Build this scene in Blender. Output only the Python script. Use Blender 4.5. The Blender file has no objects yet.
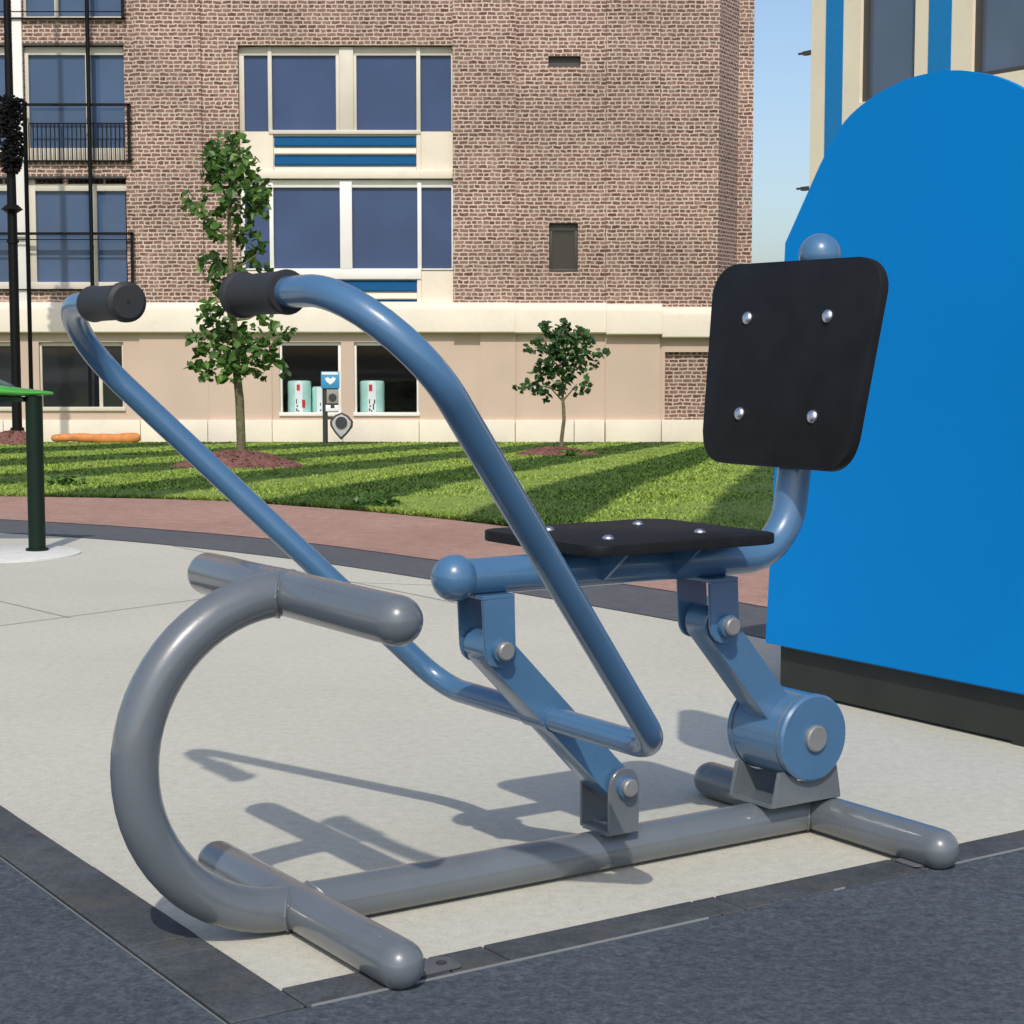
import bpy, bmesh, math, random
import numpy as np
from mathutils import Vector, Matrix
random.seed(7); rng = np.random.default_rng(7)
R_ = math.radians
sc = bpy.context.scene
COL = sc.collection

# ------------------------------------------------------------------ camera model
CAM_H = 1.1; FOC = 1810.0; PITCH = math.atan(160.0 / FOC)
def ray(px, py):
    a = (px - 512) / FOC; b = -(py - 512) / FOC
    return Vector((a, math.cos(PITCH) + b * math.sin(PITCH), -math.sin(PITCH) + b * math.cos(PITCH)))
def fr(px, F):                       # right coordinate on a facade at distance F
    d = ray(px, 230); return d.x * F / d.y
def fz(py, F):                       # height on a facade at distance F
    d = ray(512, py); return CAM_H + d.z * F / d.y
def ground_h(F):
    u = F - 14
    return -.0348 * (0 if u < -2 else (u if u > 2 else (u + 2) ** 2 / 8)) if F < 40 else -.905
MROT = R_(33.4)
J = Vector((-.4206, 3.3752, 0))      # origin of the machine's own axes (x along the beam, y across)
def L(x, y, z=0):
    c, s = math.cos(MROT), math.sin(MROT)
    return Vector((J.x + c * x - s * y, J.y + s * x + c * y, z))

# ------------------------------------------------------------------ tagging
def tag(o, label=None, cat=None, group=None, kind=None):
    if label: o['label'] = label
    if cat: o['category'] = cat
    if group: o['group'] = group
    if kind: o['kind'] = kind
    return o
def thing(name, label, cat, loc=(0, 0, 0), rz=0, group=None):
    o = bpy.data.objects.new(name, None); COL.objects.link(o)
    o.location = loc; o.rotation_euler = (0, 0, rz); o.empty_display_size = .1
    return tag(o, label, cat, group)

# ------------------------------------------------------------------ mesh building
class MB:
    def __init__(self): self.bm = bmesh.new()
    def face(self, pts):
        return self.bm.faces.new([self.bm.verts.new(p) for p in pts])
    def box(self, lo, hi, bev=0, seg=2):
        x0, y0, z0 = [min(a, b) for a, b in zip(lo, hi)]; x1, y1, z1 = [max(a, b) for a, b in zip(lo, hi)]
        v = [self.bm.verts.new(p) for p in ((x0,y0,z0),(x1,y0,z0),(x1,y1,z0),(x0,y1,z0),(x0,y0,z1),(x1,y0,z1),(x1,y1,z1),(x0,y1,z1))]
        fs = [self.bm.faces.new([v[i] for i in f]) for f in ((3,2,1,0),(4,5,6,7),(0,1,5,4),(1,2,6,5),(2,3,7,6),(3,0,4,7))]
        if bev:
            es = {e for f in fs for e in f.edges}
            bmesh.ops.bevel(self.bm, geom=list(es), offset=bev, segments=seg, affect='EDGES', profile=.5)
        return self
    def tube(self, pts, r, seg=20, cap='flat', prof=None):
        pts = [Vector(p) for p in pts]; n = len(pts)
        rad = list(r) if hasattr(r, '__len__') else [r] * n
        T = []
        for i in range(n):
            a = pts[max(i - 1, 0)]; b = pts[min(i + 1, n - 1)]
            T.append((b - a).normalized())
        N = T[0].orthogonal().normalized()
        if abs(T[0].z) < .9:
            N = (Vector((0, 0, 1)) - T[0] * T[0].z).normalized()
        rings = []
        def ring(c, t, nn, rr):
            bn = t.cross(nn)
            return [self.bm.verts.new(c + (nn * math.cos(2*math.pi*k/seg) + bn * math.sin(2*math.pi*k/seg)) * rr) for k in range(seg)]
        Ns = []
        for i in range(n):
            if i: N = (N - T[i] * N.dot(T[i])).normalized()
            Ns.append(N.copy())
        if cap == 'round':
            for k in range(1, 6)[::-1]:
                a = k * math.pi / 12 * 1.0
                rings.append(ring(pts[0] - T[0] * rad[0] * math.sin(a), T[0], Ns[0], rad[0] * math.cos(a)))
        for i in range(n): rings.append(ring(pts[i], T[i], Ns[i], rad[i]))
        if cap == 'round':
            for k in range(1, 6):
                a = k * math.pi / 12
                rings.append(ring(pts[-1] + T[-1] * rad[-1] * math.sin(a), T[-1], Ns[-1], rad[-1] * math.cos(a)))
        for a, b in zip(rings, rings[1:]):
            for k in range(seg):
                self.bm.faces.new((a[k], a[(k+1) % seg], b[(k+1) % seg], b[k]))
        if cap:
            self.bm.faces.new(rings[0][::-1]); self.bm.faces.new(rings[-1])
        return self
    def ball(self, c, r, u=24, v=14, sc3=(1, 1, 1)):
        m = Matrix.Translation(c) @ Matrix.Diagonal((sc3[0], sc3[1], sc3[2], 1))
        bmesh.ops.create_uvsphere(self.bm, u_segments=u, v_segments=v, radius=r, matrix=m); return self
    def plate(self, outline, axis, lo, hi, bev=0, seg=2):
        """outline: 2-D points; axis 'y' -> (x,z) profile extruded along y, 'z' -> (x,y) along z, 'x' -> (y,z) along x"""
        def p3(p, t):
            return {'y': (p[0], t, p[1]), 'z': (p[0], p[1], t), 'x': (t, p[0], p[1])}[axis]
        a = [self.bm.verts.new(p3(p, lo)) for p in outline]; b = [self.bm.verts.new(p3(p, hi)) for p in outline]
        n = len(a); fs = [self.bm.faces.new(a[::-1]), self.bm.faces.new(b)]
        for i in range(n): self.bm.faces.new((a[i], a[(i+1) % n], b[(i+1) % n], b[i]))
        if bev:
            es = {e for f in fs for e in f.edges}
            bmesh.ops.bevel(self.bm, geom=list(es), offset=bev, segments=seg, affect='EDGES', profile=.5)
        return self
    def build(self, name, mat, parent=None, off=(0, 0, 0), ang=32, smooth=True):
        bm = self.bm
        bmesh.ops.recalc_face_normals(bm, faces=bm.faces)
        if any(off): bmesh.ops.translate(bm, vec=-Vector(off), verts=bm.verts)
        me = bpy.data.meshes.new(name)
        if smooth:
            for f in bm.faces: f.smooth = True
            for e in bm.edges:
                if len(e.link_faces) != 2 or e.calc_face_angle(0) > R_(ang): e.smooth = False
        bm.to_mesh(me); bm.free()
        return link(name, me, mat, parent)
def link(name, me, mat, parent=None):
    me.materials.append(mat)
    o = bpy.data.objects.new(name, me); COL.objects.link(o)
    if parent: o.parent = parent
    return o
def fillet(pts, rads, n=10):
    pts = [Vector(p) for p in pts]; out = [pts[0]]
    for i in range(1, len(pts) - 1):
        a, b, c = pts[i-1:i+2]; u = (a - b).normalized(); v = (c - b).normalized()
        ang = u.angle(v); r = rads[i-1]; t = r / math.tan(ang / 2)
        p = b + u * t; q = b + v * t; cc = b + (u + v).normalized() * (r / math.sin(ang / 2))
        for k in range(n + 1):
            w = p.lerp(q, k / n) - cc; out.append(cc + w.normalized() * r)
    out.append(pts[-1]); return out
def rrect(cx, cy, hx, hy, r, n=6, hx2=None):
    """rounded rectangle; hx2: half width at the top (trapezoid)"""
    hx2 = hx2 or hx; out = []
    for (sx, sy, a0) in ((1, 1, 0), (-1, 1, 90), (-1, -1, 180), (1, -1, 270)):
        h = hx2 if sy > 0 else hx
        for k in range(n + 1):
            a = R_(a0 + 90 * k / n)
            out.append((cx + sx * (h - r) + r * math.cos(a), cy + sy * (hy - r) + r * math.sin(a)))
    return out

# ------------------------------------------------------------------ materials
def newmat(name):
    m = bpy.data.materials.new(name); m.use_nodes = True
    nt = m.node_tree; b = nt.nodes['Principled BSDF']
    return m, nt, b
def N(nt, t, **kw):
    n = nt.nodes.new(t)
    for k, v in kw.items():
        if k in n.inputs: n.inputs[k].default_value = v
        else: setattr(n, k, v)
    return n
def ramp(nt, stops):
    n = nt.nodes.new('ShaderNodeValToRGB'); e = n.color_ramp.elements
    while len(e) < len(stops): e.new(.5)
    for i, (p, c) in enumerate(stops): e[i].position = p; e[i].color = (*c, 1)
    return n
def coords(nt): return N(nt, 'ShaderNodeTexCoord').outputs['Object']
def plain(name, col, rough=.5, metal=0, coat=0, spec=.5, var=.08, scale=8, bump=0, bscale=200, detail=4, dirt=0):
    m, nt, b = newmat(name); l = nt.links.new
    c = coords(nt)
    n = N(nt, 'ShaderNodeTexNoise', Scale=scale, Detail=detail); l(c, n.inputs['Vector'])
    r = ramp(nt, [(.3, [v * (1 - var) for v in col]), (.7, [min(1, v * (1 + var)) for v in col])])
    l(n.outputs['Fac'], r.inputs['Fac']); out = r.outputs['Color']
    if dirt:
        n2 = N(nt, 'ShaderNodeTexNoise', Scale=scale * 4, Detail=8, Roughness=.7); l(c, n2.inputs['Vector'])
        mr = N(nt, 'ShaderNodeMapRange'); mr.inputs[1].default_value = .5; mr.inputs[2].default_value = .75; mr.inputs[3].default_value = 0; mr.inputs[4].default_value = dirt
        l(n2.outputs['Fac'], mr.inputs['Value'])
        mx = N(nt, 'ShaderNodeMixRGB'); l(mr.outputs[0], mx.inputs[0]); l(out, mx.inputs[1]); mx.inputs[2].default_value = (.30, .27, .22, 1); out = mx.outputs[0]
    l(out, b.inputs['Base Color'])
    b.inputs['Roughness'].default_value = rough; b.inputs['Metallic'].default_value = metal
    b.inputs['Coat Weight'].default_value = coat; b.inputs['Coat Roughness'].default_value = .08
    b.inputs['Specular IOR Level'].default_value = spec
    if bump:
        n3 = N(nt, 'ShaderNodeTexNoise', Scale=bscale, Detail=3); l(c, n3.inputs['Vector'])
        bp = N(nt, 'ShaderNodeBump', Strength=bump, Distance=.01); l(n3.outputs['Fac'], bp.inputs['Height']); l(bp.outputs[0], b.inputs['Normal'])
    return m
def paint(name, col, rough=.32):
    """powder-coated steel: slight orange peel, faint dust and a glossy coat"""
    m, nt, b = newmat(name); l = nt.links.new; c = coords(nt)
    n = N(nt, 'ShaderNodeTexNoise', Scale=3.5, Detail=6, Roughness=.65); l(c, n.inputs['Vector'])
    r = ramp(nt, [(.3, [v * .9 for v in col]), (.72, [v * 1.1 + .004 for v in col])]); l(n.outputs['Fac'], r.inputs['Fac'])
    d = N(nt, 'ShaderNodeTexNoise', Scale=40, Detail=8, Roughness=.75); l(c, d.inputs['Vector'])
    mr = N(nt, 'ShaderNodeMapRange'); mr.inputs[1].default_value = .62; mr.inputs[2].default_value = .8; mr.inputs[4].default_value = .22
    l(d.outputs['Fac'], mr.inputs['Value'])
    mx = N(nt, 'ShaderNodeMixRGB'); l(mr.outputs[0], mx.inputs[0]); l(r.outputs[0], mx.inputs[1]); mx.inputs[2].default_value = (.34, .33, .30, 1)
    l(mx.outputs[0], b.inputs['Base Color'])
    rr = N(nt, 'ShaderNodeMapRange'); rr.inputs[3].default_value = rough - .06; rr.inputs[4].default_value = rough + .14
    l(n.outputs['Fac'], rr.inputs['Value']); l(rr.outputs[0], b.inputs['Roughness'])
    b.inputs['Coat Weight'].default_value = .75; b.inputs['Coat Roughness'].default_value = .075
    pe = N(nt, 'ShaderNodeTexNoise', Scale=260, Detail=2); l(c, pe.inputs['Vector'])
    bp = N(nt, 'ShaderNodeBump', Strength=.05, Distance=.003); l(pe.outputs['Fac'], bp.inputs['Height']); l(bp.outputs[0], b.inputs['Normal'])
    return m
def speckle(name, stops, s1, s2, rough=.9, bump=.3, big=.8, bigamt=.12, dist=.004, stain=None, spec=.3):
    """granular surface: fine grain + medium mottling + broad stains"""
    m, nt, b = newmat(name); l = nt.links.new; c = N(nt, 'ShaderNodeNewGeometry').outputs['Position']
    a = N(nt, 'ShaderNodeTexNoise', Scale=s1, Detail=3, Roughness=.7); l(c, a.inputs['Vector'])
    d = N(nt, 'ShaderNodeTexNoise', Scale=s2, Detail=5, Roughness=.6); l(c, d.inputs['Vector'])
    e = N(nt, 'ShaderNodeTexNoise', Scale=big, Detail=5, Roughness=.6); l(c, e.inputs['Vector'])
    mx = N(nt, 'ShaderNodeMixRGB', Fac=.42); l(a.outputs['Fac'], mx.inputs[1]); l(d.outputs['Fac'], mx.inputs[2])
    r = ramp(nt, stops); l(mx.outputs[0], r.inputs['Fac'])
    mr = N(nt, 'ShaderNodeMapRange'); mr.inputs[1].default_value = .3; mr.inputs[2].default_value = .7; mr.inputs[3].default_value = 1 - bigamt; mr.inputs[4].default_value = 1 + bigamt
    l(e.outputs['Fac'], mr.inputs['Value'])
    mu = N(nt, 'ShaderNodeVectorMath', operation='SCALE'); l(r.outputs[0], mu.inputs[0]); l(mr.outputs[0], mu.inputs['Scale'])
    out = mu.outputs[0]
    if stain:
        st = N(nt, 'ShaderNodeTexNoise', Scale=stain[0], Detail=7, Roughness=.7); l(c, st.inputs['Vector'])
        m2 = N(nt, 'ShaderNodeMapRange'); m2.inputs[1].default_value = stain[1]; m2.inputs[2].default_value = stain[1] + .12; m2.inputs[4].default_value = stain[2]
        l(st.outputs['Fac'], m2.inputs['Value'])
        mm = N(nt, 'ShaderNodeMixRGB'); l(m2.outputs[0], mm.inputs[0]); l(out, mm.inputs[1]); mm.inputs[2].default_value = (*stain[3], 1); out = mm.outputs[0]
    l(out, b.inputs['Base Color']); b.inputs['Roughness'].default_value = rough; b.inputs['Specular IOR Level'].default_value = spec
    bp = N(nt, 'ShaderNodeBump', Strength=bump, Distance=dist); l(mx.outputs[0], bp.inputs['Height']); l(bp.outputs[0], b.inputs['Normal'])
    return m
def brick(name, red=1.0):
    m, nt, b = newmat(name); l = nt.links.new
    p = N(nt, 'ShaderNodeNewGeometry').outputs['Position']
    s = N(nt, 'ShaderNodeSeparateXYZ'); l(p, s.inputs[0])
    ad = N(nt, 'ShaderNodeMath', operation='ADD'); l(s.outputs[0], ad.inputs[0]); l(s.outputs[1], ad.inputs[1])
    cb = N(nt, 'ShaderNodeCombineXYZ'); l(ad.outputs[0], cb.inputs[0]); l(s.outputs[2], cb.inputs[1])
    wn = N(nt, 'ShaderNodeTexNoise', Scale=6.0, Detail=5, Roughness=.7); l(p, wn.inputs['Vector'])
    ws = N(nt, 'ShaderNodeVectorMath', operation='SUBTRACT'); l(wn.outputs['Color'], ws.inputs[0]); ws.inputs[1].default_value = (.5, .5, .5)
    sx = N(nt, 'ShaderNodeVectorMath', operation='MULTIPLY'); l(ws.outputs[0], sx.inputs[0]); sx.inputs[1].default_value = (.10, .085, 0)
    va = N(nt, 'ShaderNodeVectorMath', operation='ADD'); l(cb.outputs[0], va.inputs[0]); l(sx.outputs[0], va.inputs[1])
    bt = N(nt, 'ShaderNodeTexBrick', Scale=1.0); l(va.outputs[0], bt.inputs['Vector'])
    bt.offset = .5; bt.squash = .62; bt.squash_frequency = 3
    bt.inputs['Brick Width'].default_value = .205; bt.inputs['Row Height'].default_value = .086
    bt.inputs['Mortar Size'].default_value = .0165; bt.inputs['Mortar Smooth'].default_value = .35; bt.inputs['Bias'].default_value = 0
    bt.inputs['Color1'].default_value = (.120 * red, .058, .044, 1); bt.inputs['Color2'].default_value = (.250 * red, .142, .110, 1)
    bt.inputs['Mortar'].default_value = (.58, .47, .385, 1)
    # smeared mortar and weathering
    sm = N(nt, 'ShaderNodeTexNoise', Scale=5.0, Detail=8, Roughness=.72); l(p, sm.inputs['Vector'])
    mr = N(nt, 'ShaderNodeMapRange'); mr.inputs[1].default_value = .46; mr.inputs[2].default_value = .68; mr.inputs[4].default_value = .55; l(sm.outputs['Fac'], mr.inputs['Value'])
    mx = N(nt, 'ShaderNodeMixRGB'); l(mr.outputs[0], mx.inputs[0]); l(bt.outputs['Color'], mx.inputs[1]); mx.inputs[2].default_value = (.44, .315, .255, 1)
    bg = N(nt, 'ShaderNodeTexNoise', Scale=.55, Detail=5, Roughness=.6); l(p, bg.inputs['Vector'])
    m2 = N(nt, 'ShaderNodeMapRange'); m2.inputs[1].default_value = .3; m2.inputs[2].default_value = .7; m2.inputs[3].default_value = .82; m2.inputs[4].default_value = 1.16; l(bg.outputs['Fac'], m2.inputs['Value'])
    mu = N(nt, 'ShaderNodeVectorMath', operation='SCALE'); l(mx.outputs[0], mu.inputs[0]); l(m2.outputs[0], mu.inputs['Scale'])
    l(mu.outputs[0], b.inputs['Base Color']); b.inputs['Roughness'].default_value = .9; b.inputs['Specular IOR Level'].default_value = .2
    hm = N(nt, 'ShaderNodeMath', operation='MULTIPLY_ADD'); l(bt.outputs['Fac'], hm.inputs[0]); hm.inputs[1].default_value = -.5; l(sm.outputs['Fac'], hm.inputs[2])
    bp = N(nt, 'ShaderNodeBump', Strength=.7, Distance=.02); l(hm.outputs[0], bp.inputs['Height']); l(bp.outputs[0], b.inputs['Normal'])
    return m
def glass_dark(name, col, rough=.06, spec=.5):
    m, nt, b = newmat(name); l = nt.links.new; c = coords(nt)
    n = N(nt, 'ShaderNodeTexNoise', Scale=.7, Detail=3); l(c, n.inputs['Vector'])
    r = ramp(nt, [(.3, [v * .88 for v in col]), (.7, [v * 1.12 for v in col])]); l(n.outputs['Fac'], r.inputs['Fac']); l(r.outputs[0], b.inputs['Base Color'])
    b.inputs['Roughness'].default_value = rough; b.inputs['Specular IOR Level'].default_value = spec
    w = N(nt, 'ShaderNodeTexNoise', Scale=.9, Detail=1); l(c, w.inputs['Vector'])
    bp = N(nt, 'ShaderNodeBump', Strength=.04, Distance=.05); l(w.outputs['Fac'], bp.inputs['Height']); l(bp.outputs[0], b.inputs['Normal'])
    return m
def glass_clear(name):
    m, nt, b = newmat(name); l = nt.links.new
    nt.nodes.remove(b); o = nt.nodes['Material Output']
    t = N(nt, 'ShaderNodeBsdfTransparent'); t.inputs[0].default_value = (.96, .975, .98, 1)
    g = N(nt, 'ShaderNodeBsdfGlossy', Roughness=.03); lw = N(nt, 'ShaderNodeLayerWeight', Blend=.5); pw = N(nt, 'ShaderNodeMath', operation='POWER'); l(lw.outputs['Facing'], pw.inputs[0]); pw.inputs[1].default_value = 5; f = N(nt, 'ShaderNodeMath', operation='MULTIPLY_ADD'); l(pw.outputs[0], f.inputs[0]); f.inputs[1].default_value = .9; f.inputs[2].default_value = .02
    mx = N(nt, 'ShaderNodeMixShader'); l(f.outputs[0], mx.inputs[0]); l(t.outputs[0], mx.inputs[1]); l(g.outputs[0], mx.inputs[2]); l(mx.outputs[0], o.inputs['Surface'])
    return m
def leafmat(name, c0, c1, c2):
    m, nt, b = newmat(name); l = nt.links.new
    at = N(nt, 'ShaderNodeAttribute'); at.attribute_name = 'tone'
    r = ramp(nt, [(0, c0), (.55, c1), (1, c2)]); l(at.outputs['Fac'], r.inputs['Fac']); l(r.outputs[0], b.inputs['Base Color'])
    b.inputs['Roughness'].default_value = .45; b.inputs['Specular IOR Level'].default_value = .4
    o = nt.nodes['Material Output']; tr = N(nt, 'ShaderNodeBsdfTranslucent'); l(r.outputs[0], tr.inputs[0])
    mx = N(nt, 'ShaderNodeMixShader', Fac=.3); l(b.outputs[0], mx.inputs[1]); l(tr.outputs[0], mx.inputs[2]); l(mx.outputs[0], o.inputs['Surface'])
    return m
STRIPE_A = R_(10.0)
def grassmat(name, blades):
    m, nt, b = newmat(name); l = nt.links.new
    p = N(nt, 'ShaderNodeNewGeometry').outputs['Position']
    wn = N(nt, 'ShaderNodeTexNoise', Scale=2.2, Detail=3); l(p, wn.inputs['Vector'])
    s = N(nt, 'ShaderNodeSeparateXYZ'); l(p, s.inputs[0])
    def ma(op, x, y, z=None):
        q = N(nt, 'ShaderNodeMath', operation=op)
        for k, v in enumerate((x, y, z)):
            if v is None: continue
            if isinstance(v, (int, float)): q.inputs[k].default_value = v
            else: l(v, q.inputs[k])
        return q.outputs[0]
    # distance across the mowing direction; the passes widen towards the left
    v = ma('MULTIPLY_ADD', s.outputs[0], -math.cos(STRIPE_A), ma('MULTIPLY', s.outputs[1], math.sin(STRIPE_A)))
    k = ma('MULTIPLY_ADD', v, .70, ma('MULTIPLY_ADD', ma('MULTIPLY', v, v), -.017, -.80))
    k = ma('MULTIPLY_ADD', wn.outputs['Fac'], .16, k)
    f = N(nt, 'ShaderNodeMath', operation='FRACT'); l(ma('ADD', k, 20.5 - .08 - .02), f.inputs[0])
    fr_ = ramp(nt, [(.22, (0, 0, 0)), (.275, (1, 1, 1)), (.70, (1, 1, 1)), (.755, (0, 0, 0))]); l(f.outputs[0], fr_.inputs['Fac'])
    n2 = N(nt, 'ShaderNodeTexNoise', Scale=9, Detail=6, Roughness=.75); l(p, n2.inputs['Vector'])
    dk = ramp(nt, [(.3, (.026, .058, .009)), (.7, (.070, .125, .020))]); l(n2.outputs['Fac'], dk.inputs['Fac'])
    lt = ramp(nt, [(.3, (.125, .20, .028)), (.7, (.29, .375, .075))]); l(n2.outputs['Fac'], lt.inputs['Fac'])
    mx = N(nt, 'ShaderNodeMixRGB'); l(fr_.outputs[0], mx.inputs[0]); l(dk.outputs[0], mx.inputs[1]); l(lt.outputs[0], mx.inputs[2])
    out = mx.outputs[0]
    if blades:
        at = N(nt, 'ShaderNodeAttribute'); at.attribute_name = 'tone'
        mr = N(nt, 'ShaderNodeMapRange'); mr.inputs[3].default_value = .55; mr.inputs[4].default_value = 1.6; l(at.outputs['Fac'], mr.inputs['Value'])
        mu = N(nt, 'ShaderNodeVectorMath', operation='SCALE'); l(out, mu.inputs[0]); l(mr.outputs[0], mu.inputs['Scale']); out = mu.outputs[0]
    l(out, b.inputs['Base Color']); b.inputs['Roughness'].default_value = .7; b.inputs['Specular IOR Level'].default_value = .25
    return m

M = {}
M['grey'] = paint('grey_powder_coat', (.120, .137, .152), .25)
M['blue'] = paint('blue_powder_coat', (.060, .152, .278), .25)
M['hub'] = plain('grey_steel_cap', (.25, .25, .25), .45, .3)
M['bolt'] = plain('bright_steel', (.70, .70, .73), .36, 1)
M['board'] = plain('black_board', (.010, .011, .013), .6, var=.25, scale=14, bump=.03, bscale=400, spec=.22)
M['rubber'] = plain('black_rubber', (.022, .023, .025), .62, var=.15, bump=.06, bscale=300)
M['concrete'] = speckle('pale_concrete', [(.25, (.36, .345, .285)), (.5, (.505, .487, .41)), (.75, (.61, .59, .51))], 150, 34, bump=.16, big=.55, bigamt=.07, stain=(1.1, .60, .28, (.37, .36, .31)))
M['surf'] = speckle('blue_grey_rubber', [(.28, (.020, .025, .031)), (.5, (.062, .075, .092)), (.74, (.130, .150, .175))], 120, 45, bump=.55, big=1.2, bigamt=.14, dist=.006, stain=(3.0, .66, .25, (.075, .085, .088)))
M['paver'] = speckle('dark_paver', [(.28, (.030, .034, .040)), (.5, (.062, .068, .077)), (.75, (.105, .110, .118))], 120, 25, bump=.35, big=3.5, bigamt=.25, dist=.005, stain=(5.0, .52, .6, (.085, .085, .068)))
M['kerb'] = speckle('dark_grey_paving', [(.3, (.065, .068, .076)), (.7, (.125, .130, .142))], 90, 14, bump=.2, bigamt=.1)
M['pink'] = speckle('pink_paving', [(.3, (.25, .145, .115)), (.5, (.36, .215, .17)), (.72, (.46, .30, .245))], 60, 9, bump=.25, bigamt=.1)
M['earth'] = speckle('earth', [(.3, (.12, .11, .08)), (.7, (.22, .20, .16))], 20, 3)
M['mulch'] = speckle('red_brown_mulch', [(.25, (.07, .028, .022)), (.5, (.19, .085, .070)), (.75, (.36, .19, .16))], 45, 14, bump=.9, dist=.03)
M['footing'] = speckle('white_concrete', [(.3, (.52, .52, .48)), (.7, (.72, .72, .68))], 90, 12, bump=.15)
M['joint'] = plain('joint_filler', (.33, .32, .28), .9)
M['plate'] = plain('dull_steel_plate', (.105, .112, .120), .6, var=.15, scale=20); M['sealant'] = plain('joint_sealant', (.17, .115, .09), .9); M['gap'] = plain('dark_gap', (.012, .012, .013), .9)
M['edging'] = plain('pale_edging', (.24, .25, .255), .6, .1)
M['brick'] = brick('weathered_brick')
M['cream'] = plain('cream_render', (.76, .68, .56), .8, var=.05, scale=1.2, bump=.1, bscale=60, dirt=.18)
M['white'] = plain('white_frame', (.80, .77, .72), .5, var=.03, scale=2)
M['stucco'] = plain('beige_stucco', (.56, .43, .335), .85, var=.05, scale=.9, bump=.2, bscale=50, dirt=.12)
M['framecream'] = plain('cream_frame', (.62, .57, .47), .5, var=.04, scale=3)
M['glassblue'] = glass_dark('sky_painted_navy_glass', (.046, .076, .165), .08, .25)  # reflected blue sky is painted into the base colour of these panes
M['glassgrey'] = glass_dark('sky_painted_slate_glass', (.062, .105, .190), .08, .3)  # blue-grey sky reflection put into the base colour
M['glassbrown'] = glass_dark('brown_glass', (.026, .021, .019))
M['glassref'] = glass_dark('mirror_glass', (.012, .014, .018), .03, .6)
M['glass'] = glass_clear('clear_glass'); M['glasstall'] = glass_dark('reflection_painted_glass', (.085, .115, .165), .03, .8)  # tall panes: base colour lightened to stand for a reflected building
M['room'] = plain('dark_room', (.012, .012, .012), .9)
M['louvre'] = plain('blue_louvre', (.002, .075, .20), .7, var=.05, spec=.15)
M['black'] = plain('black_metal', (.004, .004, .0045), .5, spec=.2)
M['dkframe'] = plain('dark_frame', (.055, .05, .045), .5)
M['panel'] = plain('bright_blue_panel', (.0005, .205, .555), .6, var=.035, scale=1.3, spec=.1, detail=5)
M['plinth'] = plain('black_plinth', (.020, .022, .018), .7, var=.2, scale=6)
M['trim'] = plain('panel_edge', (.010, .13, .36), .5)
M['sandcream'] = plain('sand_render', (.80, .70, .53), .85, var=.05, scale=1.0, bump=.15, bscale=50, dirt=.15)
M['bluestrip'] = plain('blue_strip', (.002, .19, .47), .6, var=.05)
M['bark'] = plain('bark', (.13, .12, .06), .9, var=.4, scale=30, bump=.6, bscale=60)
M['leaf'] = leafmat('leaf', (.022, .060, .011), (.080, .17, .030), (.20, .33, .07))
M['leafdark'] = leafmat('leaf_dark', (.014, .048, .013), (.040, .108, .027), (.10, .19, .05))
M['lawn'] = grassmat('lawn_soil', False); M['blade'] = grassmat('grass_blade', True)
M['orange'] = plain('orange_foam', (.60, .22, .06), .7, var=.2, scale=9, bump=.3, bscale=20)
M['green'] = paint('green_paint', (.040, .34, .018)); M['dkgreen'] = plain('dark_green_paint', (.003, .014, .007), .5, spec=.25)
M['teal'] = plain('dark_teal', (.03, .06, .06), .4)
M['signblue'] = plain('sign_blue', (.05, .28, .52), .45, var=.05); M['signwhite'] = plain('sign_white', (.80, .80, .80), .5, var=.02)
M['signgrey'] = plain('sign_grey', (.30, .27, .24), .5); M['shield'] = plain('shield_grey', (.42, .41, .39), .45); M['dark'] = plain('charcoal', (.035, .036, .038), .5)
M['mint'] = plain('mint_wrap', (.40, .66, .60), .35, var=.08, scale=6); M['red'] = plain('red_print', (.55, .03, .04), .4)
M['yellow'] = plain('yellow_plastic', (.7, .48, .05), .4)

# ------------------------------------------------------------------ world, sun, camera
w = bpy.data.worlds.new('World'); sc.world = w; w.use_nodes = True
nt = w.node_tree; bg = nt.nodes['Background']
sky = nt.nodes.new('ShaderNodeTexSky'); sky.sky_type = 'NISHITA'; sky.sun_disc = False
d_loc = (.55, .78)                                   # shadow drift per metre of height, machine axes
dx = L(d_loc[0], d_loc[1]) - L(0, 0)
to_sun = Vector((-dx.x, -dx.y, 1)).normalized()
sky.sun_elevation = math.asin(to_sun.z); sky.sun_rotation = math.atan2(to_sun.x, to_sun.y)
sky.air_density = 1.0; sky.dust_density = 3.4; sky.ozone_density = 2.0; sky.altitude = 600
nt.links.new(sky.outputs[0], bg.inputs['Color']); bg.inputs['Strength'].default_value = .15
sl = bpy.data.lights.new('sun', 'SUN'); sl.energy = 2.7; sl.angle = R_(.8); sl.color = (1, .95, .86)
so = bpy.data.objects.new('sun', sl); COL.objects.link(so); so.rotation_euler = to_sun.to_track_quat('Z', 'Y').to_euler()
cam = bpy.data.cameras.new('camera'); co = bpy.data.objects.new('camera', cam); COL.objects.link(co)
cam.sensor_width = 36; cam.sensor_height = 36; cam.lens = 36 * FOC / 1024; cam.clip_end = 3000; cam.clip_start = .05
co.location = (0, 0, CAM_H); co.rotation_euler = (math.pi / 2 - PITCH, 0, 0); sc.camera = co
sc.view_settings.view_transform = 'Standard'; sc.view_settings.look = 'None'; sc.view_settings.exposure = 0.05; sc.view_settings.gamma = 1

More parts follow.
